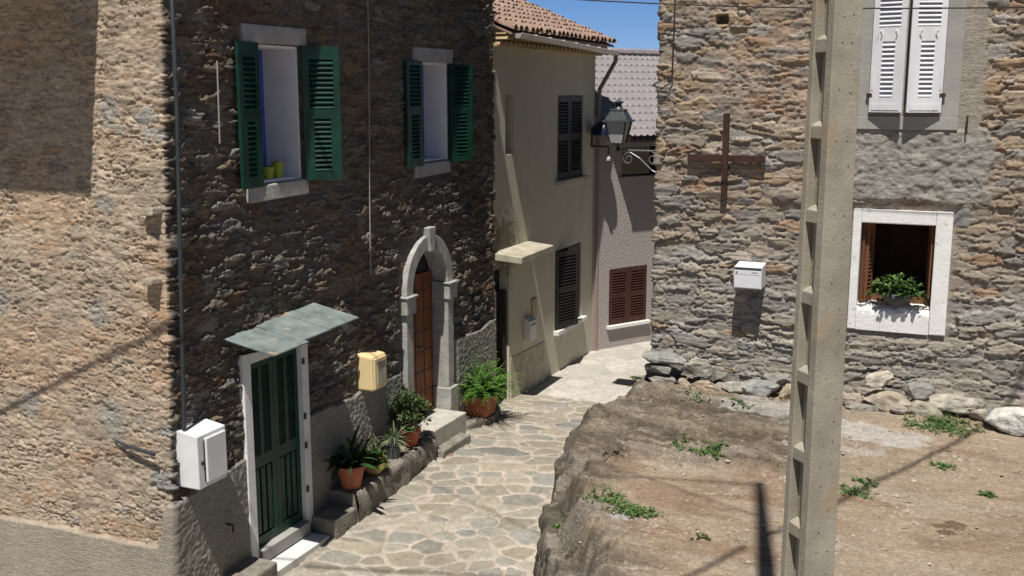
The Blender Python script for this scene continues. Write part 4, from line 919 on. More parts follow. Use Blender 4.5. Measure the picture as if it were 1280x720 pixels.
fine = fbm(U * 24, V * 34, 4, 421, .6); str_ = fbm(U * 4, V * 50, 4, 422); lowm = fbm(U * 1.9, V * 2.4, 4, 424); midm = fbm(U * 8, V * 15, 5, 409, .62); rdg = 1 - np.abs(2 * fbm(U * 4.5, V * 17, 5, 410, .6) - 1)
upper = ss(2.6, 4.2, V + 0.8 * (fbm(U * .8, V * .8, 2, 430) - .5))
hs = 0.066 * (0.30 + 0.70 * r1) * ss(0.015, 0.13, E) + 0.030 * ((r3 - 0.5) * DY + (r4 - .5) * DX) * 1.5 + 0.026 * (str_ - 0.5) + 0.016 * (fine - 0.5)
# a bed of flush mortar across the middle of the upper wall
flush = 0.026 * np.exp(-(((V - 5.25) / 0.38) ** 2)) * ss(-0.2, 0.6, U) * (1 - ss(2.1, 2.9, U))
hm = 0.008 + 0.060 * (lowm - 0.32) * (0.6 + .4 * upper) + 0.018 * ss(0.03, 0.4, E2) * (q1 - .2) + 0.030 * (midm - .5) + 0.014 * (rdg - .75) + flush + 0.012 * (fine - 0.5)
H = np.maximum(hs, hm); wst = ss(-0.003, 0.005, hs - hm)
crev = 1 - ss(0.0, 0.05, np.abs(fbm(U * 5, V * 17, 4, 412, .55) - .5)); crev = crev * ss(.42, .58, fbm(U * 3, V * 5, 3, 413))
H = (H - .024 * crev) * .86
palW = [(0.275, 0.22, 0.158), (0.24, 0.205, 0.165), (0.31, 0.23, 0.145), (0.21, 0.20, 0.185), (0.36, 0.305, 0.235), (0.27, 0.175, 0.11), (0.29, 0.28, 0.26)]
palC = [(0.275, 0.245, 0.20), (0.24, 0.225, 0.20), (0.31, 0.275, 0.22), (0.215, 0.205, 0.19), (0.34, 0.305, 0.25), (0.31, 0.215, 0.13), (0.29, 0.285, 0.265)]
cw_ = pick(palW, [3, 2, 2, 2, 1.6, 1, 1], r2); cc_ = pick(palC, [3, 3, 2.4, 2, 1.6, .5, 1.6], r2)
cs = c3((1.14, 1.10, 1.06)) * mixc(cc_, cw_, upper) * (0.76 + 0.48 * str_[..., None]) * (.9 + .2 * r3[..., None])
cm = mixc(np.broadcast_to(c3((0.30, 0.265, 0.225)), cs.shape), np.broadcast_to(c3((0.355, 0.275, 0.21)), cs.shape), upper) * (0.76 + 0.48 * fbm(U * 8, V * 9, 4, 426))[..., None]
cm = cm * (1 - 0.35 * ss(0.1, 0.4, E2)[..., None] * (q1[..., None] - 0.4))
Cc = mixc(cm, cs, wst)
Cc = mixc(Cc, Cc * c3((1.08, 0.95, 0.84)), ss(0.52, 0.72, fbm(U * 1.5 + 4, V * 1.9, 3, 428)) * 0.7 * upper)
Cc = Cc * .82 + .18 * Cc.mean(-1, keepdims=True)
# cement: rough patch between the two windows, greyer wall to the lower right
ng = fbm(U * 3, V * 4, 4, 431) - .5
rm = ss(-0.03, 0.03, np.minimum(np.minimum(XF + 1.75, 0.20 + 0.22 * ng - XF), np.minimum(V - 3.97 - .08 * ng, 4.80 - V))) * ~g
rd = 0.060 + 0.050 * (fbm(U * 9, V * 11, 4, 432) - 0.5) + .02 * (fbm(U * 28, V * 30, 3, 433) - .5)
rcol = c3((0.285, 0.27, 0.24)) * (0.84 + 0.32 * fbm(U * 5, V * 5, 4, 434))[..., None]
H = H * (1 - rm) + rd * rm; Cc = mixc(Cc, rcol, rm)
gm = 0.75 * ss(-0.2, 0.25, np.minimum(XF + 1.5, 2.55 - V) + .6 * ng) * ~g
Cc = mixc(Cc, Cc * 0.6 + c3((0.125, 0.11, 0.09)), gm)
tm = ss(-.01, .015, np.minimum(np.minimum(XF + .15, 0.02 - XF), np.minimum(V - 3.70, 3.93 - V) + .03 * ng)) * ~g
H = H * (1 - tm) + .045 * tm; Cc = mixc(Cc, np.broadcast_to(c3((.27, .26, .25)), Cc.shape), tm)
sm_ = ss(-.02, .03, np.minimum(np.minimum(XF + 1.33, 0.06 + .1 * ng - XF), np.minimum(V - 4.77, 7.1 - V))) * ~g
H = H * (1 - sm_) + (.045 + .012 * ng) * sm_; Cc = mixc(Cc, c3((0.31, 0.275, 0.23)) * (.85 + .3 * fbm(U * 6, V * 6, 3, 436))[..., None], sm_)
# putlog hole
hole = ss(0, .02, np.minimum(.075 - np.abs(XF + 2.86) + .03 * ng, .055 - np.abs(V - 6.05) + .03 * ng)) * ~g
H = H - .22 * hole
ops = [(-1.14, -.33, 2.73, 3.70)]
for (a, b, c, d) in ops:
    dd = np.maximum(np.maximum(a - .10 - XF, XF - b - .19), np.maximum(c - .32 - V, V - d - .17)); H = np.where(g, H, H * ss(-0.02, 0.10, dd))
flare = 0.10 * (1 - ss(0.9, 2.1, V)); 
Px = np.where(g, RX - H - flare, XF); Py = np.where(g, RY - U, RY - H - flare * .6)
ic = int(np.argmin(np.abs(us_)))
rag = 0.05 * (_h(np.zeros_like(V[ic]), J[ic], 440) - .5)
Px[ic] = RX - H[ic] * .6 - flare[ic] + rag; Py[ic] = RY - H[ic] * .6 - flare[ic] * .6
for q in range(1, 9): Px[ic + q] += rag * (1 - q / 9) - flare[ic + q] * (1 - q / 9)
Xc = (XF[:-1, :-1] + XF[1:, 1:]) / 2; Vc = (V[:-1, :-1] + V[1:, 1:]) / 2
keep = np.ones(Xc.shape, bool)
for (a, b, c, d) in ops: keep &= ~((Xc > a) & (Xc < b) & (Vc > c) & (Vc < d) & ((U[:-1, :-1]) >= 0))
grid_mesh('wall', np.stack([Px, Py, V], -1), Cc, keep, M['rubble'], rh)
mb = MB(); mb.box(1.75, 9, RY, RY + .4, -.3, 7.6); mb.box(8.6, 9, RY + .4, 18.2, -.3, 7.6); mb.box(RX, 8.6, 18.2, 18.5, -.3, 7.6); mb.box(RX + .01, 1.75, RY + .01, RY + .4, 7.0, 7.6); mb.box(RX + .01, RX + .4, RY + .4, 18.2, 7.0, 7.6)
mb.build('rear_wall', plainstone, rh)
mb = MB(); mb.hexa([(RX - .15, RY - .15, 7.6), (9.2, RY - .15, 7.6), (9.2, 18.6, 7.6), (RX - .15, 18.6, 7.6)], [(RX - .15, 15.7, 8.7), (9.2, 15.7, 8.7), (9.2, 15.9, 8.7), (RX - .15, 15.9, 8.7)]); mb.build('roof', M['tile'], rh)
# white framed window
mb = MB(); a, b, c, d = -1.14, -.33, 2.73, 3.70; yo, yi = RY - .05, RY + .30
random.seed(3)
mb.box(-1.235, a, yo, yi, 2.43, 3.865); mb.box(b, -.15, yo, yi, 2.43, 3.865); mb.box(a, b, yo + .003, yi, d, 3.862)
wfm = mb.build('window_surround', M['white'], rh, bevel=.012)
# ragged white sill: a hollowed lip of old plaster
n = 60; sx = np.linspace(a + .002, b - .002, n); Ps = np.zeros((n, 7, 3))
lip = .05 * fbm(sx * 9, sx * 0, 3, 5)
for k, (y, z) in enumerate([(yo + .002, 2.43), (yo + .002, 2.62), (yo + .004, 2.655), (yo + .03, 2.70), (yo + .10, 2.735), (yo + .2, 2.735), (yi + .1, 2.735)]):
    Ps[:, k, 0] = sx; Ps[:, k, 1] = y + (.05 * (fbm(sx * 14, sx * 0 + k, 3, 6) - .5) if 1 < k < 5 else 0); Ps[:, k, 2] = z + (.06 * (fbm(sx * 11, sx * 0 + k * .6, 3, 7) - .55) if 1 < k < 6 else 0)
sil = grid_mesh('sill', Ps, np.ones(Ps.shape), np.ones((n - 1, 6), bool), M['white'], wfm, smooth=False)
mb = MB(); mb.add([(a, yi, c), (b, yi, c), (b, yi, d), (a, yi, d)], []); 
ib = MB(); y2 = RY + 1.3; x_0, x_1, z_0, z_1 = a - .4, b + .4, c - .5, d + .4
ib.add([(x_0, yi, z_0), (x_1, yi, z_0), (x_1, yi, z_1), (x_0, yi, z_1), (x_0, y2, z_0), (x_1, y2, z_0), (x_1, y2, z_1), (x_0, y2, z_1)], [(4, 5, 6, 7), (0, 1, 5, 4), (1, 2, 6, 5), (2, 3, 7, 6), (3, 0, 4, 7)])
ib.build('interior', mat('dim brown room', (0.10, 0.048, 0.028), .3, 5, .9), rh)
for (hx, s, ang) in ((a + .015, 1, 62), (b - .015, -1, 80)):
    for q in range(2 if s > 0 else 1):
        ew = unit(s * math.cos(R(ang + q * 14)), math.sin(R(ang + q * 14))); en = unit(s * math.sin(R(ang + q * 14)), -math.cos(R(ang + q * 14)))
        shutter('shutter', rh, (hx + q * .05 * s, RY + .06 + q * .02, 2.75), ew, en, .21, .93, M['woodold'], [(.07, .86, .045)], slat=.045, t=.025)
mb = MB(); mb.box(a, b, RY + .27, RY + .298, c + .01, c + .075); mb.build('window_rail', M['woodold'], rh)
# upper window with closed white shutters in a cement surround
mb = MB(); xa, xb = -1.29, -.18; wl, wr = -1.13, -.36
mb.box(xa, wl, RY - .075, RY + .1, 4.93, 7.0); mb.box(wr, xb, RY - .075, RY + .1, 4.93, 7.0); mb.box(xa, xb, RY - .078, RY + .1, 4.78, 4.93)
mb.build('window_surround', M['cement'], rh, bevel=.006)
mb = MB(); mb.box(wl, wr, RY + .06, RY + .1, 4.93, 7.0); mb.build('window', M['glass'], rh)
zu = [(.17, .78, .115), (.94, 1.82, .065)]
for (hx, s, lab) in ((wl + .01, 1, None), (wr - .01, -1, None)):
    A_ = R(17); ew = unit(s * math.cos(A_), -math.sin(A_)); en = unit(-s * math.sin(A_) , -math.cos(A_))
    o = shutter('shutter', rh, (hx, RY - .085, 4.975), ew, en, .375, 1.9, M['whitewood'], zu, t=.032, slat=.048)
    for zq in (.17, 1.55):
        hb = MB(); hb.obox((hx, RY - .085, 4.975), ew, en, (0, 0, 1), -.035, .03, -.01, .036, zq, zq + .04); hb.build('hinge', M['rust'], o)
    hinge = Vector((hx, RY - .085, 4.975)); T_ = lambda x, y, z: hinge + ew * x + en * y + Vector((0, 0, z))
    for xq in (.10, .27):
        fb = MB(); fb.tube([T_(xq - .01, .036, .90), T_(xq + .006, .042, .89), T_(xq + .012, .045, .86), T_(xq - .004, .038, .82)], .007, 5); fb.build('catch', M['whitewood'], o)
    fb = MB(); fb.obox(hinge, ew, en, (0, 0, 1), .02, .035, .033, .04, .25, .48); fb.build('bolt', M['whitewood'], o)
    fb = MB(); fb.obox(hinge, ew, en, (0, 0, 1), .03, .345, .033, .038, .025, .09); fb.build('bottom_plate', M['whitewood'], o)
mb = MB(); mb.tube([(-.085, RY - .05, 4.94), (-.085, RY - .10, 4.94), (-.085, RY - .10, 4.74)], .010, 6); mb.build('shutter_hook', M['rust'], rh)

# geranium in the window
random.seed(51); c = Vector((-.70, RY + .02, 2.745))
t = thing('window_plant', c, 'bushy green plant in a dark bowl on the white window sill', 'potted plant')
mb = MB(); mb.lathe(c, [(.001, 0), (.09, 0), (.16, .07), (.19, .15), (.175, .15), (.16, .13)], 24); mb.build('pot', M['greypot'], t, smooth=True)
mb = MB(); stm = MB()
for k in range(230):
    d = rnd_dir(-0.15, 1); L = random.uniform(.08, .23); e = c + Vector((d.x * (L * 1.15 + .05), d.y * (L * .8 + .02), .13 + d.z * L)); b_ = c + Vector((d.x * .06, d.y * .05, .12))
    stm.tube([b_, e], [.003, .002], 4, cap=False)
    for q in range(7):
        leaf_strip(mb, e + rnd_dir(-1, 1) * random.uniform(0, .035), rnd_dir(-.1, .9) + Vector((0, -.3, 0)), random.uniform(.03, .05), random.uniform(.03, .045), .5, 2)
mb.build('foliage', M['leaf_weed'], t); stm.build('stem', M['stem'], t)

# iron cross
cr = MB(); y0 = RY - .125
cr.box(-2.785, -2.715, y0, y0 + .06, 3.92, 4.95)
cr.obox((-2.75, y0 + .03, 4.41), Vector((1, 0, .0)), Vector((0, 1, 0)), Vector((0, 0, 1)), -.46, -.0401, -.028, .028, -.042, .042); cr.obox((-2.75, y0 + .03, 4.41), Vector((1, 0, 0)), Vector((0, 1, 0)), Vector((0, 0, 1)), .0401, .48, -.028, .028, -.042, .042)
for p in ((-2.75, 4.0), (-2.75, 4.85)): cr.tube([(p[0], y0 + .05, p[1]), (p[0], RY + .02, p[1])], .015, 6)
tag(cr.build('cross', M['rust'], None, bevel=.004), 'rusty brown iron cross fixed to the right stone wall', 'cross')

# white mailbox
def mailbox():
    x0, x1, z0, z1, d = -2.545, -2.215, 2.87, 3.15, .29
    t = thing('mailbox', (-2.36, RY - .15, z0), 'white metal mailbox on the stone wall below the iron cross', 'mailbox')
    yw = RY - .03; yf = yw - d
    mb = MB(); mb.hexa([(x0, yf, z0), (x1, yf, z0), (x1, yw, z0), (x0, yw, z0)], [(x0, yf, z1 - .015), (x1, yf, z1 - .015), (x1, yw, z1 + .01), (x0, yw, z1 + .01)]); mb.build('body', M['mailwhite'], t, bevel=.006)
    mb = MB(); mb.box(x0 + .008, x1 - .008, yf - .006, yf - .001, z0 + .012, z1 - .115); d_ = mb.build('door', M['mailwhite'], t, bevel=.003)
    mb = MB(); mb.box(x0 + .008, x1 - .008, yf - .006, yf - .001, z1 - .108, z1 - .055); fl_ = mb.build('flap', M['mailwhite'], t, bevel=.003)
    mb = MB(); mb.box(x0 + .006, x1 - .006, yf - .004, yf - .0005, z1 - .052, z1 - .022); mb.build('slot', M['boxdark'], t)
    mb = MB(); mb.tube([(x0 + .035, yf - .005, z1 - .08), (x0 + .035, yf - .014, z1 - .08)], .009, 10); mb.build('lock', M['boxdark'], d_)
    mb = MB(); mb.box(x1 - .12, x1 - .05, yf - .008, yf - .0065, z1 - .085, z1 - .068); mb.build('name_plate', M['zinc'], fl_)
mailbox()

# street lamp on its scrolled arm
ly, lx, lz = 16.0, -5.09, 4.42
sl_ = thing('street_lamp', (RX - .05, ly, 4.25), 'black four sided lantern on a scrolled iron arm from the right house', 'street lamp')
mb = MB(); q4 = lambda s, z: [(lx + s * p, ly + s * q, lz + z) for p, q in ((-1, -1), (1, -1), (1, 1), (-1, 1))]
mb.hexa(q4(.095, -.03), q4(.10, .0))
for p, q in ((-1, -1), (1, -1), (1, 1), (-1, 1)): mb.tube([(lx + .10 * p, ly + .10 * q, lz), (lx + .165 * p, ly + .165 * q, lz + .33)], .013, 6)
mb.hexa(q4(.205, .325), q4(.195, .355)); mb.hexa(q4(.175, .355), q4(.10, .50)); mb.hexa(q4(.115, .50), q4(.105, .52))
mb.lathe((lx, ly, lz), [(.075, .52), (.045, .56), (.04, .60), (.075, .615), (.075, .63), (.03, .65), (.012, .68), (.001, .69)], 16)
mb.lathe((lx, ly, lz), [(.001, -.14), (.02, -.13), (.035, -.10), (.02, -.06), (.06, -.03)], 12)
lt = mb.build('lantern', M['iron'], sl_, bevel=.003)
mb = MB(); mb.hexa(q4(.094, .004), q4(.157, .322)); mb.build('lamp_glass', M['lantglass'], lt)
mb = MB()
az = lz - .11
mb.tube([(lx, ly, az), (RX, ly, az - .01)], .014, 8)
def spiral(cx, cz, r0, turns, a0, sgn, n=26):
    return [(cx + r0 * (1 - .75 * k / n) * math.cos(a0 + sgn * turns * 6.283 * k / n), ly, cz + r0 * (1 - .75 * k / n) * math.sin(a0 + sgn * turns * 6.283 * k / n)) for k in range(n + 1)]
mb.tube(spiral(lx + .17, az - .13, .10, 1.4, R(60), 1) , .011, 6)
mb.tube([(lx + .20, ly, az - .035), (lx + .35, ly, az - .12), (lx + .55, ly, az - .30), (lx + .75, ly, az - .40), (lx + 1.1, ly, az - .48), (RX, ly, az - .62)], .013, 6)
for (cx, cz, r) in ((lx + .57, az - .13, .105), (lx + .83, az - .19, .14), (lx + 1.15, az - .2, .15)): mb.tube(spiral(cx, cz, r, 1.5, R(100), -1), .011, 6)
mb.box(RX - .03, RX + .02, ly - .04, ly + .04, az - .75, az + .12)
mb.build('bracket', M['ironlight'], sl_)
# enamel hood with insulators at the cream house corner
t = thing('wall_lamp', (-6.75, 20.05, 4.3), 'dark navy enamel lamp hood with white insulators at the cream house corner', 'wall lamp')
mb = MB(); hc = (-6.66, 19.95, 4.38); mb.lathe(hc, [(.24, 0), (.235, .07), (.20, .17), (.13, .24), (.05, .28), (.001, .29)], 20); mb.build('hood', M['navy'], t, smooth=True)
mb = MB(); mb.tube([(CX, 20.05, 4.15), (-6.55, 19.98, 4.15), (-6.55, 19.98, 3.85)], .02, 6); mb.tube([(CX, 20.05, 4.5), (-6.66, 19.95, 4.5)], .018, 6); mb.tube([(CX + .02, 20.05, 4.52), (CX + .02, 20.05, 4.12)], .018, 6); mb.build('bracket', M['iron'], t)
for (z) in (4.2, 3.88):
    mb = MB(); mb.lathe((-6.55, 19.98, z), [(.001, 0), (.04, .0), (.045, .05), (.025, .07), (.035, .1), (.001, .12)], 10); mb.build('insulator', M['porcelain'], t)

# cable at the right house corner
mb = MB(); yq = RY - .085
mb.tube([(-3.42, yq, 7.2), (-3.43, yq, 6.0), (-3.44, yq, 5.4), (-3.47, yq - .01, 5.30), (-3.56, yq - .01, 5.24), (-3.68, yq, 5.28), (-3.71, yq + .3, 5.32), (-3.70, yq + 3.0, 4.9)], .009, 6)
tag(mb.build('cable', M['wire'], None, smooth=True), 'black cable looping round the left corner of the right stone house', 'cable')

# ================================================================== CONCRETE POLE AND WIRES
px_, py_ = -0.555, 4.66
pole = thing('utility_pole', (px_, py_, 1.5), 'tall tapered concrete pole with a ladder of recessed pockets, in front of the right house', 'utility pole')
an = R(139); n1 = unit(math.sin(an), math.cos(an)); n2 = unit(math.sin(an + R(90)), math.cos(an + R(90)))       # plain face, pocketed face
def psc(z): return 0.96 + (5.65 - z) * 0.060
def pv(z, a, b): s = psc(z); return Vector((px_, py_, z)) + n1 * (a * s) + n2 * (b * s)
ha, hb_ = 0.086, 0.0685      # half size along n1 (width of the pocketed face) and along n2
mb = MB()
def seg(z0, z1, a0, a1, b0, b1):
    # a along n1, b along n2, chamfered outer corners
    mb.hexa([pv(z0, a0, b0), pv(z0, a1, b0), pv(z0, a1, b1), pv(z0, a0, b1)], [pv(z1, a0, b0), pv(z1, a1, b0), pv(z1, a1, b1), pv(z1, a0, b1)])
web = 0.028; fl0, fl1 = -0.050, 0.036
ztop, zbot = 13.4, 1.2
seg(zbot, ztop, fl1, ha, -hb_, hb_); seg(zbot, ztop, -ha, fl0, -hb_, hb_)
seg(zbot, ztop, fl0 + .0005, fl1 - .0005, -web, web)
z = 1.55
rung = []
zr = 5.36
while zr > 1.6: zr -= .353
while zr < ztop:
    for sg in (1, -1):
        b0, b1 = sorted((sg * (web + .0005), sg * (hb_ - .004)))
        mb.hexa([pv(zr, fl0 + .0005, b0), pv(zr, fl1 - .0005, b0), pv(zr, fl1 - .0005, b1), pv(zr, fl0 + .0005, b1)], [pv(zr + .075, fl0 + .0005, b0), pv(zr + .075, fl1 - .0005, b0), pv(zr + .055, fl1 - .0005, b1), pv(zr + .055, fl0 + .0005, b1)])
    zr += .353
random.seed(8); zq = 2.9
while zq < 6.2:                                       # pin holes in the plain face
    for b in (-.028, .022):
        if random.random() < .8:
            p = pv(zq + random.uniform(-.01, .01), ha + .0012, b + random.uniform(-.008, .008)); r = random.uniform(.002, .004)
            mb.add([p + n2 * r * math.cos(k * 1.047) + Vector((0, 0, 1)) * r * math.sin(k * 1.047) for k in range(6)], [tuple(range(6))], 1)
    zq += .10
mb.build('shaft', [M['concrete'], M['boxdark']], pole, bevel=.004)
def wire(pts, r, label, sag=0.0):
    a, b = Vector(pts[0]), Vector(pts[1]); n = 24
    mb = MB(); mb.tube([a.lerp(b, k / n) - Vector((0, 0, sag * 4 * (k / n) * (1 - k / n))) for k in range(n + 1)], r, 6)
    tag(mb.build('overhead_wire', M['wire'], None, smooth=True), label, 'wire')
wire([(px_, py_, 13.3), (-12.4, 6.9, 1.9)], .018, 'thick overhead cable from the pole throwing the slanting shadow on the sunlit gable')
wire([(px_, py_, 10.4), (3.5, 15.0, 9.0)], .024, 'thick overhead cable from the pole towards the right house, shadow slanting over the dirt')
wire([(px_ - .1, py_ - .2, 10.4), (-3.4, -1.6, 10.2)], .024, 'thick overhead cable from the pole back over the viewer')
wire([(px_, py_, 11.4), (-7.4, 9.2, 7.95)], .011, 'thin overhead wire from the pole to the stone house roof, shadow across the street')
wire([(-6.8, 12.0, 6.52), (6.5, 12.0, 6.29)], .0075, 'thin dark wire stretched across the lane in front of the right house, high up', .37)

# ================================================================== LOOSE STONES ALONG THE WALL
def stone(x, y, sx, sy, sz, rz, colr, key, label, seed, zoff=0.0, tilt=0.0, z=None):
    import bmesh
    rs = random.Random(seed); bm = bmesh.new(); bmesh.ops.create_icosphere(bm, subdivisions=4, radius=1)
    cuts = [(Vector((rs.uniform(-1, 1), rs.uniform(-1, 1), rs.uniform(-1, 1))).normalized(), rs.uniform(.55, .85)) for _ in range(9)] + [(Vector((0, 0, 1)), .62), (Vector((0, 0, -1)), .6), (Vector((0, -1, .1)).normalized(), .75)]
    for v in bm.verts:
        for nrm_, dd in cuts:
            e = v.co.dot(nrm_) - dd
            if e > 0: v.co -= nrm_ * e * .93
    P = np.array([v.co for v in bm.verts]); n_ = fbm(P[:, 0] * 2.2 + seed, P[:, 1] * 2.2 + P[:, 2] * 3.1, 4, seed) - .5; n2_ = fbm(P[:, 0] * 1.5 - seed, P[:, 2] * 9, 4, seed + 5) - .5
    for v, k, k2 in zip(bm.verts, n_, n2_): v.co *= 1 + .20 * k + .14 * k2
    me = bpy.data.meshes.new('loose_stone'); bm.to_mesh(me); bm.free()
    sx, sy, sz = sx * .92, sy * .92, sz * .92
    mt = Matrix.Rotation(rz, 4, 'Z') @ Matrix.Rotation(tilt, 4, 'Y') @ Matrix.Diagonal((sx, sy, sz, 1)); me.transform(mt)
    me.polygons.foreach_set('use_smooth', [True] * len(me.polygons))
    zmin = min(v.co.z for v in me.vertices); me.transform(Matrix.Translation((0, 0, -zmin)))
    o = link('loose_stone', me, rockmat(colr, key)); o.location = (x, y, (gz(x, y) if z is None else z) - .025 + zoff)
    try: me.set_sharp_from_angle(angle=R(38))
    except Exception: pass
    tag(o, label, 'stone', 'loose stones along the wall foot')
GREY = (.24, .235, .205); PALE = (.38, .345, .29); WHITE = (.50, .485, .45); OCH = (.33, .235, .14); TAN = (.33, .265, .20); DGR = (.17, .155, .13)
stone(-3.42, 12.72, .21, .14, .085, .05, GREY, 'grey', 'small grey green stone lowest at the left corner of the right house', 1)
stone(-3.44, 12.74, .23, .14, .085, .0, GREY, 'grey', 'flat grey stone in the middle of the stack at the house corner', 2, .125)
stone(-3.38, 12.76, .34, .16, .10, -.03, (.235, .235, .215), 'slategrey', 'long slate grey slab on top of the stack at the house corner', 3, .25)
stone(-2.95, 12.74, .22, .15, .14, .1, (.27, .255, .215), 'greytan', 'squarish grey stone above the two tan ones near the house corner', 4, .16)
stone(-3.12, 12.70, .09, .10, .09, .3, TAN, 'tan', 'small round tan stone wedged between grey and ochre stones', 5)
stone(-2.86, 12.68, .20, .13, .10, -.1, (.35, .28, .205), 'paletan', 'pale tan block under the squarish grey stone', 6)
stone(-2.43, 12.68, .30, .15, .12, .1, (.30, .285, .25), 'greytan2', 'grey brown flat slab in the row left of the pole', 7)
stone(-2.17, 12.62, .27, .17, .14, .0, (.265, .27, .25), 'bluegrey', 'blue grey rounded boulder in the row left of the pole', 8, .03)
stone(-1.80, 12.62, .15, .13, .16, .5, (.38, .31, .23), 'tan2', 'upright tan stone next to the blue grey boulder', 9)
stone(-1.58, 12.60, .24, .09, .07, .1, (.34, .31, .27), 'plank', 'thin slanting slab of stone leaning left of the pole', 10, .08, -.45)
stone(-1.47, 12.66, .18, .13, .12, .2, (.40, .36, .32), 'pinkgrey', 'pinkish grey stone just left of the pole under the slanting slab', 11)
stone(-1.10, 12.58, .14, .12, .13, .2, (.36, .30, .24), 'cream', 'cream stone just right of the pole', 12, .03)
stone(-.98, 12.52, .20, .13, .09, .1, GREY, 'grey', 'low grey stone beneath the big tan boulder right of the pole', 13, -.02)
stone(-.72, 12.66, .31, .18, .19, -.1, (.34, .285, .22), 'boulder', 'big tan boulder lying under a rounder one right of the pole', 14)
stone(-.80, 12.68, .20, .14, .13, .3, (.43, .38, .31), 'roundtan', 'rounded pale stone perched on the big tan boulder', 15, .24, -.35)
stone(-.40, 12.74, .21, .14, .14, .2, (.255, .245, .225), 'darkgrey', 'dark grey pointed stone behind the tan boulder', 16, .15)
stone(-.30, 12.60, .24, .14, .14, -.1, (.34, .305, .24), 'yellow', 'yellowish low stone behind the weeds', 17)
stone(-.02, 12.66, .31, .16, .15, -.05, PALE, 'pale', 'long pale block behind the large weed clump', 18, .05)
stone(.36, 12.60, .24, .16, .13, .1, (.40, .35, .28), 'pale2', 'low buff stone left of the largest white boulder', 19)
stone(.58, 12.38, .30, .22, .22, -.15, WHITE, 'white', 'largest white boulder at the foot of the wall', 20)
stone(1.02, 12.50, .30, .18, .17, .05, (.36, .255, .145), 'ochre', 'ochre orange boulder right of the white one', 21, .03)
stone(.95, 12.30, .17, .10, .06, .2, (.40, .34, .27), 'pale3', 'small flat stone in front of the ochre boulder', 22)
stone(1.30, 12.4, .16, .12, .1, .2, GREY, 'grey', 'grey stone at the right end of the row of boulders', 23)
stone(-2.66, 12.70, .13, .11, .09, .4, (.28, .25, .21), 'filler', 'small brown grey stone between the pale tan block and the flat slab', 31)
stone(-2.02, 12.78, .20, .13, .13, -.2, (.26, .245, .215), 'filler2', 'grey stone behind the blue grey boulder, against the wall', 32, .10)
stone(-2.72, 12.80, .18, .12, .12, .1, (.25, .235, .20), 'filler3', 'grey brown stone resting against the wall above the small brown grey one', 33, .14)
stone(-1.26, 12.70, .17, .13, .13, .1, (.30, .27, .23), 'filler4', 'rounded buff stone half hidden behind the pole', 34)
stone(-.55, 12.52, .13, .10, .08, .2, (.31, .28, .24), 'filler5', 'low buff chip in front of the dark grey pointed stone', 35)
stone(.20, 12.78, .15, .10, .12, 0, (.25, .235, .21), 'filler6', 'grey stone tucked behind the low buff one against the wall', 36, .06)
stone(.80, 12.72, .16, .11, .13, .1, (.28, .25, .21), 'filler7', 'brown stone against the wall behind the white and ochre boulders', 37, .08)
stone(-3.62, 12.62, .14, .22, .13, .2, DGR, 'dark', 'dark weathered stone under the house corner beside the lane', 24, -.2, 0, 1.25)
stone(-3.68, 12.80, .15, .22, .14, .1, DGR, 'dark', 'dark mossy stone at the house corner above the lane', 25, 0, 0, 1.42)
stone(-3.72, 12.55, .16, .24, .16, .1, DGR, 'dark', 'lowest dark stone where the rock meets the lane', 26, 0, 0, .95)

# ------------------------------------------------------------------ weeds, pebbles
def weed(x, y, r, n, h, label, seed, m='leaf_weed', z=None):
    rs = random.getstate(); random.seed(seed); mb = MB(); zb = gz(x, y) if z is None else z
    for k in range(n):
        a = random.uniform(0, 6.283); q = r * random.random() ** .7; bx, by = x + q * math.cos(a) * 1.25, y + q * math.sin(a) * .9
        bz = (gz(bx, by) if z is None else z) - .005
        d0 = rnd_dir(.15, 1); L = random.uniform(.3, 1) * h
        q0 = Vector((x, y, zb + .004)); q1 = Vector((bx, by, bz + .006)); qm = (q0 + q1) / 2; qm.z = (gz(qm.x, qm.y) if z is None else z) + .008
        mb.tube([q0, qm, q1, q1 + d0 * L], [.0022, .002, .0016, .001], 4, cap=False)
        for j in range(9):
            leaf_strip(mb, Vector((bx, by, bz)) + d0 * L * random.uniform(.1, 1) + rnd_dir(-.2, .5) * .012, rnd_dir(-.1, .9), random.uniform(.016, .034), random.uniform(.010, .018), .5, 2)
    o = mb.build('weed', M[m]); tag(o, label, 'weed', 'weeds on the rocky ground'); random.setstate(rs)
    return o
weed(-.12, 12.25, .34, 130, .10, 'widest green weed patch in front of the pale boulders', 1)
weed(-.14, 12.40, .07, 16, .24, 'tall weed sprig standing against the pale boulders', 2)
weed(-2.92, 8.88, .17, 85, .10, 'bushy bright weed clump on the rock edge above the street', 3)
weed(-2.56, 8.66, .18, 70, .09, 'low spreading weed right of the bushy clump, around pale stones', 4)
weed(-2.23, 10.25, .17, 70, .07, 'dark green weed tuft in the middle of the rocky ground', 5)
weed(-2.55, 10.3, .13, 26, .05, 'thin weed strip left of the dark tuft', 6)
weed(-2.80, 11.95, .13, 26, .05, 'small weed tuft below the house corner stones', 8)
weed(-2.26, 11.95, .14, 24, .04, 'flat weed streak below the blue grey boulder', 9)
weed(-1.42, 12.1, .13, 34, .08, 'weed tuft at the left side of the pole under the stones', 11)
weed(-.83, 9.95, .22, 40, .08, 'straggly weed patch by the cable shadow right of the pole', 12)
weed(-.70, 10.2, .11, 16, .06, 'little pale weed just right of the pole', 13)
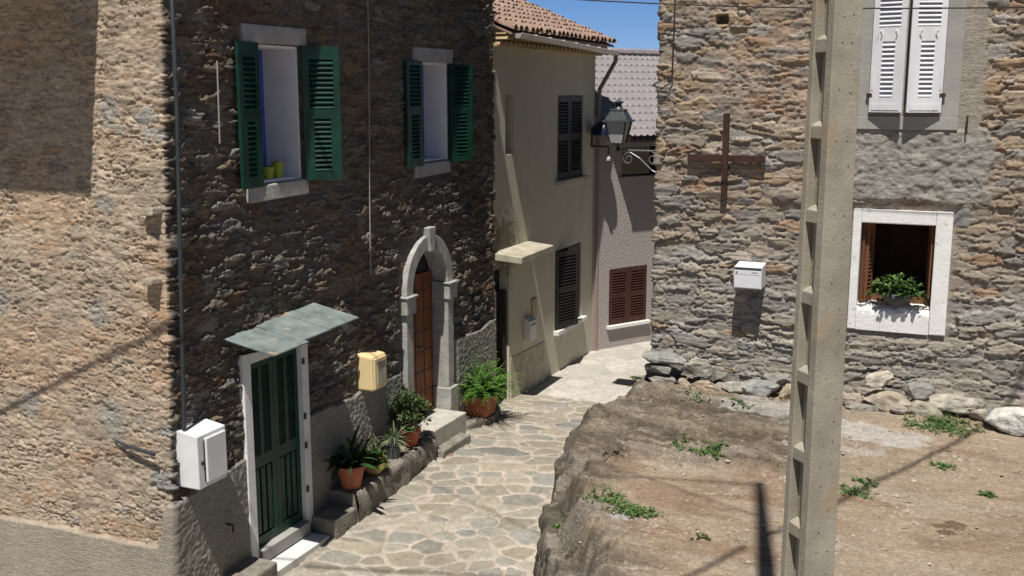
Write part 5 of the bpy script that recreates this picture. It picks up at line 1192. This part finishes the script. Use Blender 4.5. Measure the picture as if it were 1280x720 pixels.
weed(-.05, 11.0, .10, 30, .07, 'dark weed tuft beside the slanting cable shadow', 14)
weed(.33, 10.35, .07, 18, .05, 'tiny weed on the dirt to the right of the thin one', 16)
weed(.80, 9.75, .06, 18, .05, 'small round weed at the right edge of the dirt', 18)
weed(-3.40, 9.12, .05, 18, .06, 'weed sprig rooted on the steep rock side', 19)
weed(-3.72, 12.64, .07, 30, .06, 'dark moss tuft on the stones under the house corner', 20, 'leaf_olive', 1.62)
weed(-1.86, 8.35, .08, 8, .07, 'lone dry sprig on the near rock', 21, 'leaf_olive')
weed(-3.15, 10.0, .10, 10, .04, 'sparse weed in a crack of the brown rock', 22, 'leaf_olive')
random.seed(99); mb = MB()
for k in range(3000):
    x = random.uniform(-3.3, 1.5); y = random.uniform(7.0, 12.4)
    if x < -1.2 and random.random() < .5: continue
    r = random.uniform(.003, .009) * (3.4 if random.random() < .05 else 1); zb = gz(x, y) + r * .2; p = Vector((x, y, zb)); tw_ = random.uniform(0, 6)
    ringp = [p + Vector((r * random.uniform(.7, 1.3) * math.cos(tw_ + q * 1.257), r * random.uniform(.6, 1.1) * math.sin(tw_ + q * 1.257), 0)) for q in range(5)]
    mb.add(ringp + [p + Vector((random.uniform(-.3, .3) * r, random.uniform(-.3, .3) * r, r * .75))], [(q, (q + 1) % 5, 5) for q in range(5)])
for k in range(260):
    x = random.uniform(-3.2, 1.5); y = random.uniform(7.2, 12.4); a = random.uniform(0, 6.283); l = random.uniform(.012, .045); w = random.uniform(.0015, .006)
    p = Vector((x, y, gz(x, y) + .003)); u = Vector((math.cos(a), math.sin(a), random.uniform(0, .3))) * l; v = Vector((-math.sin(a), math.cos(a), .2)) * w
    mb.add([p - u - v, p + u - v, p + u + v + Vector((0, 0, .004)), p - u + v + Vector((0, 0, .004))], [(0, 1, 2, 3)], 1)
tag(mb.build('gravel', [ mat('pale pebbles', (.33, .28, .23), .35, 3, .9), mat('dry straw', (.30, .23, .12), .4, 5, .9)], None), 'loose pebbles and dry straw strewn on the dirt', 'gravel', None, 'stuff')
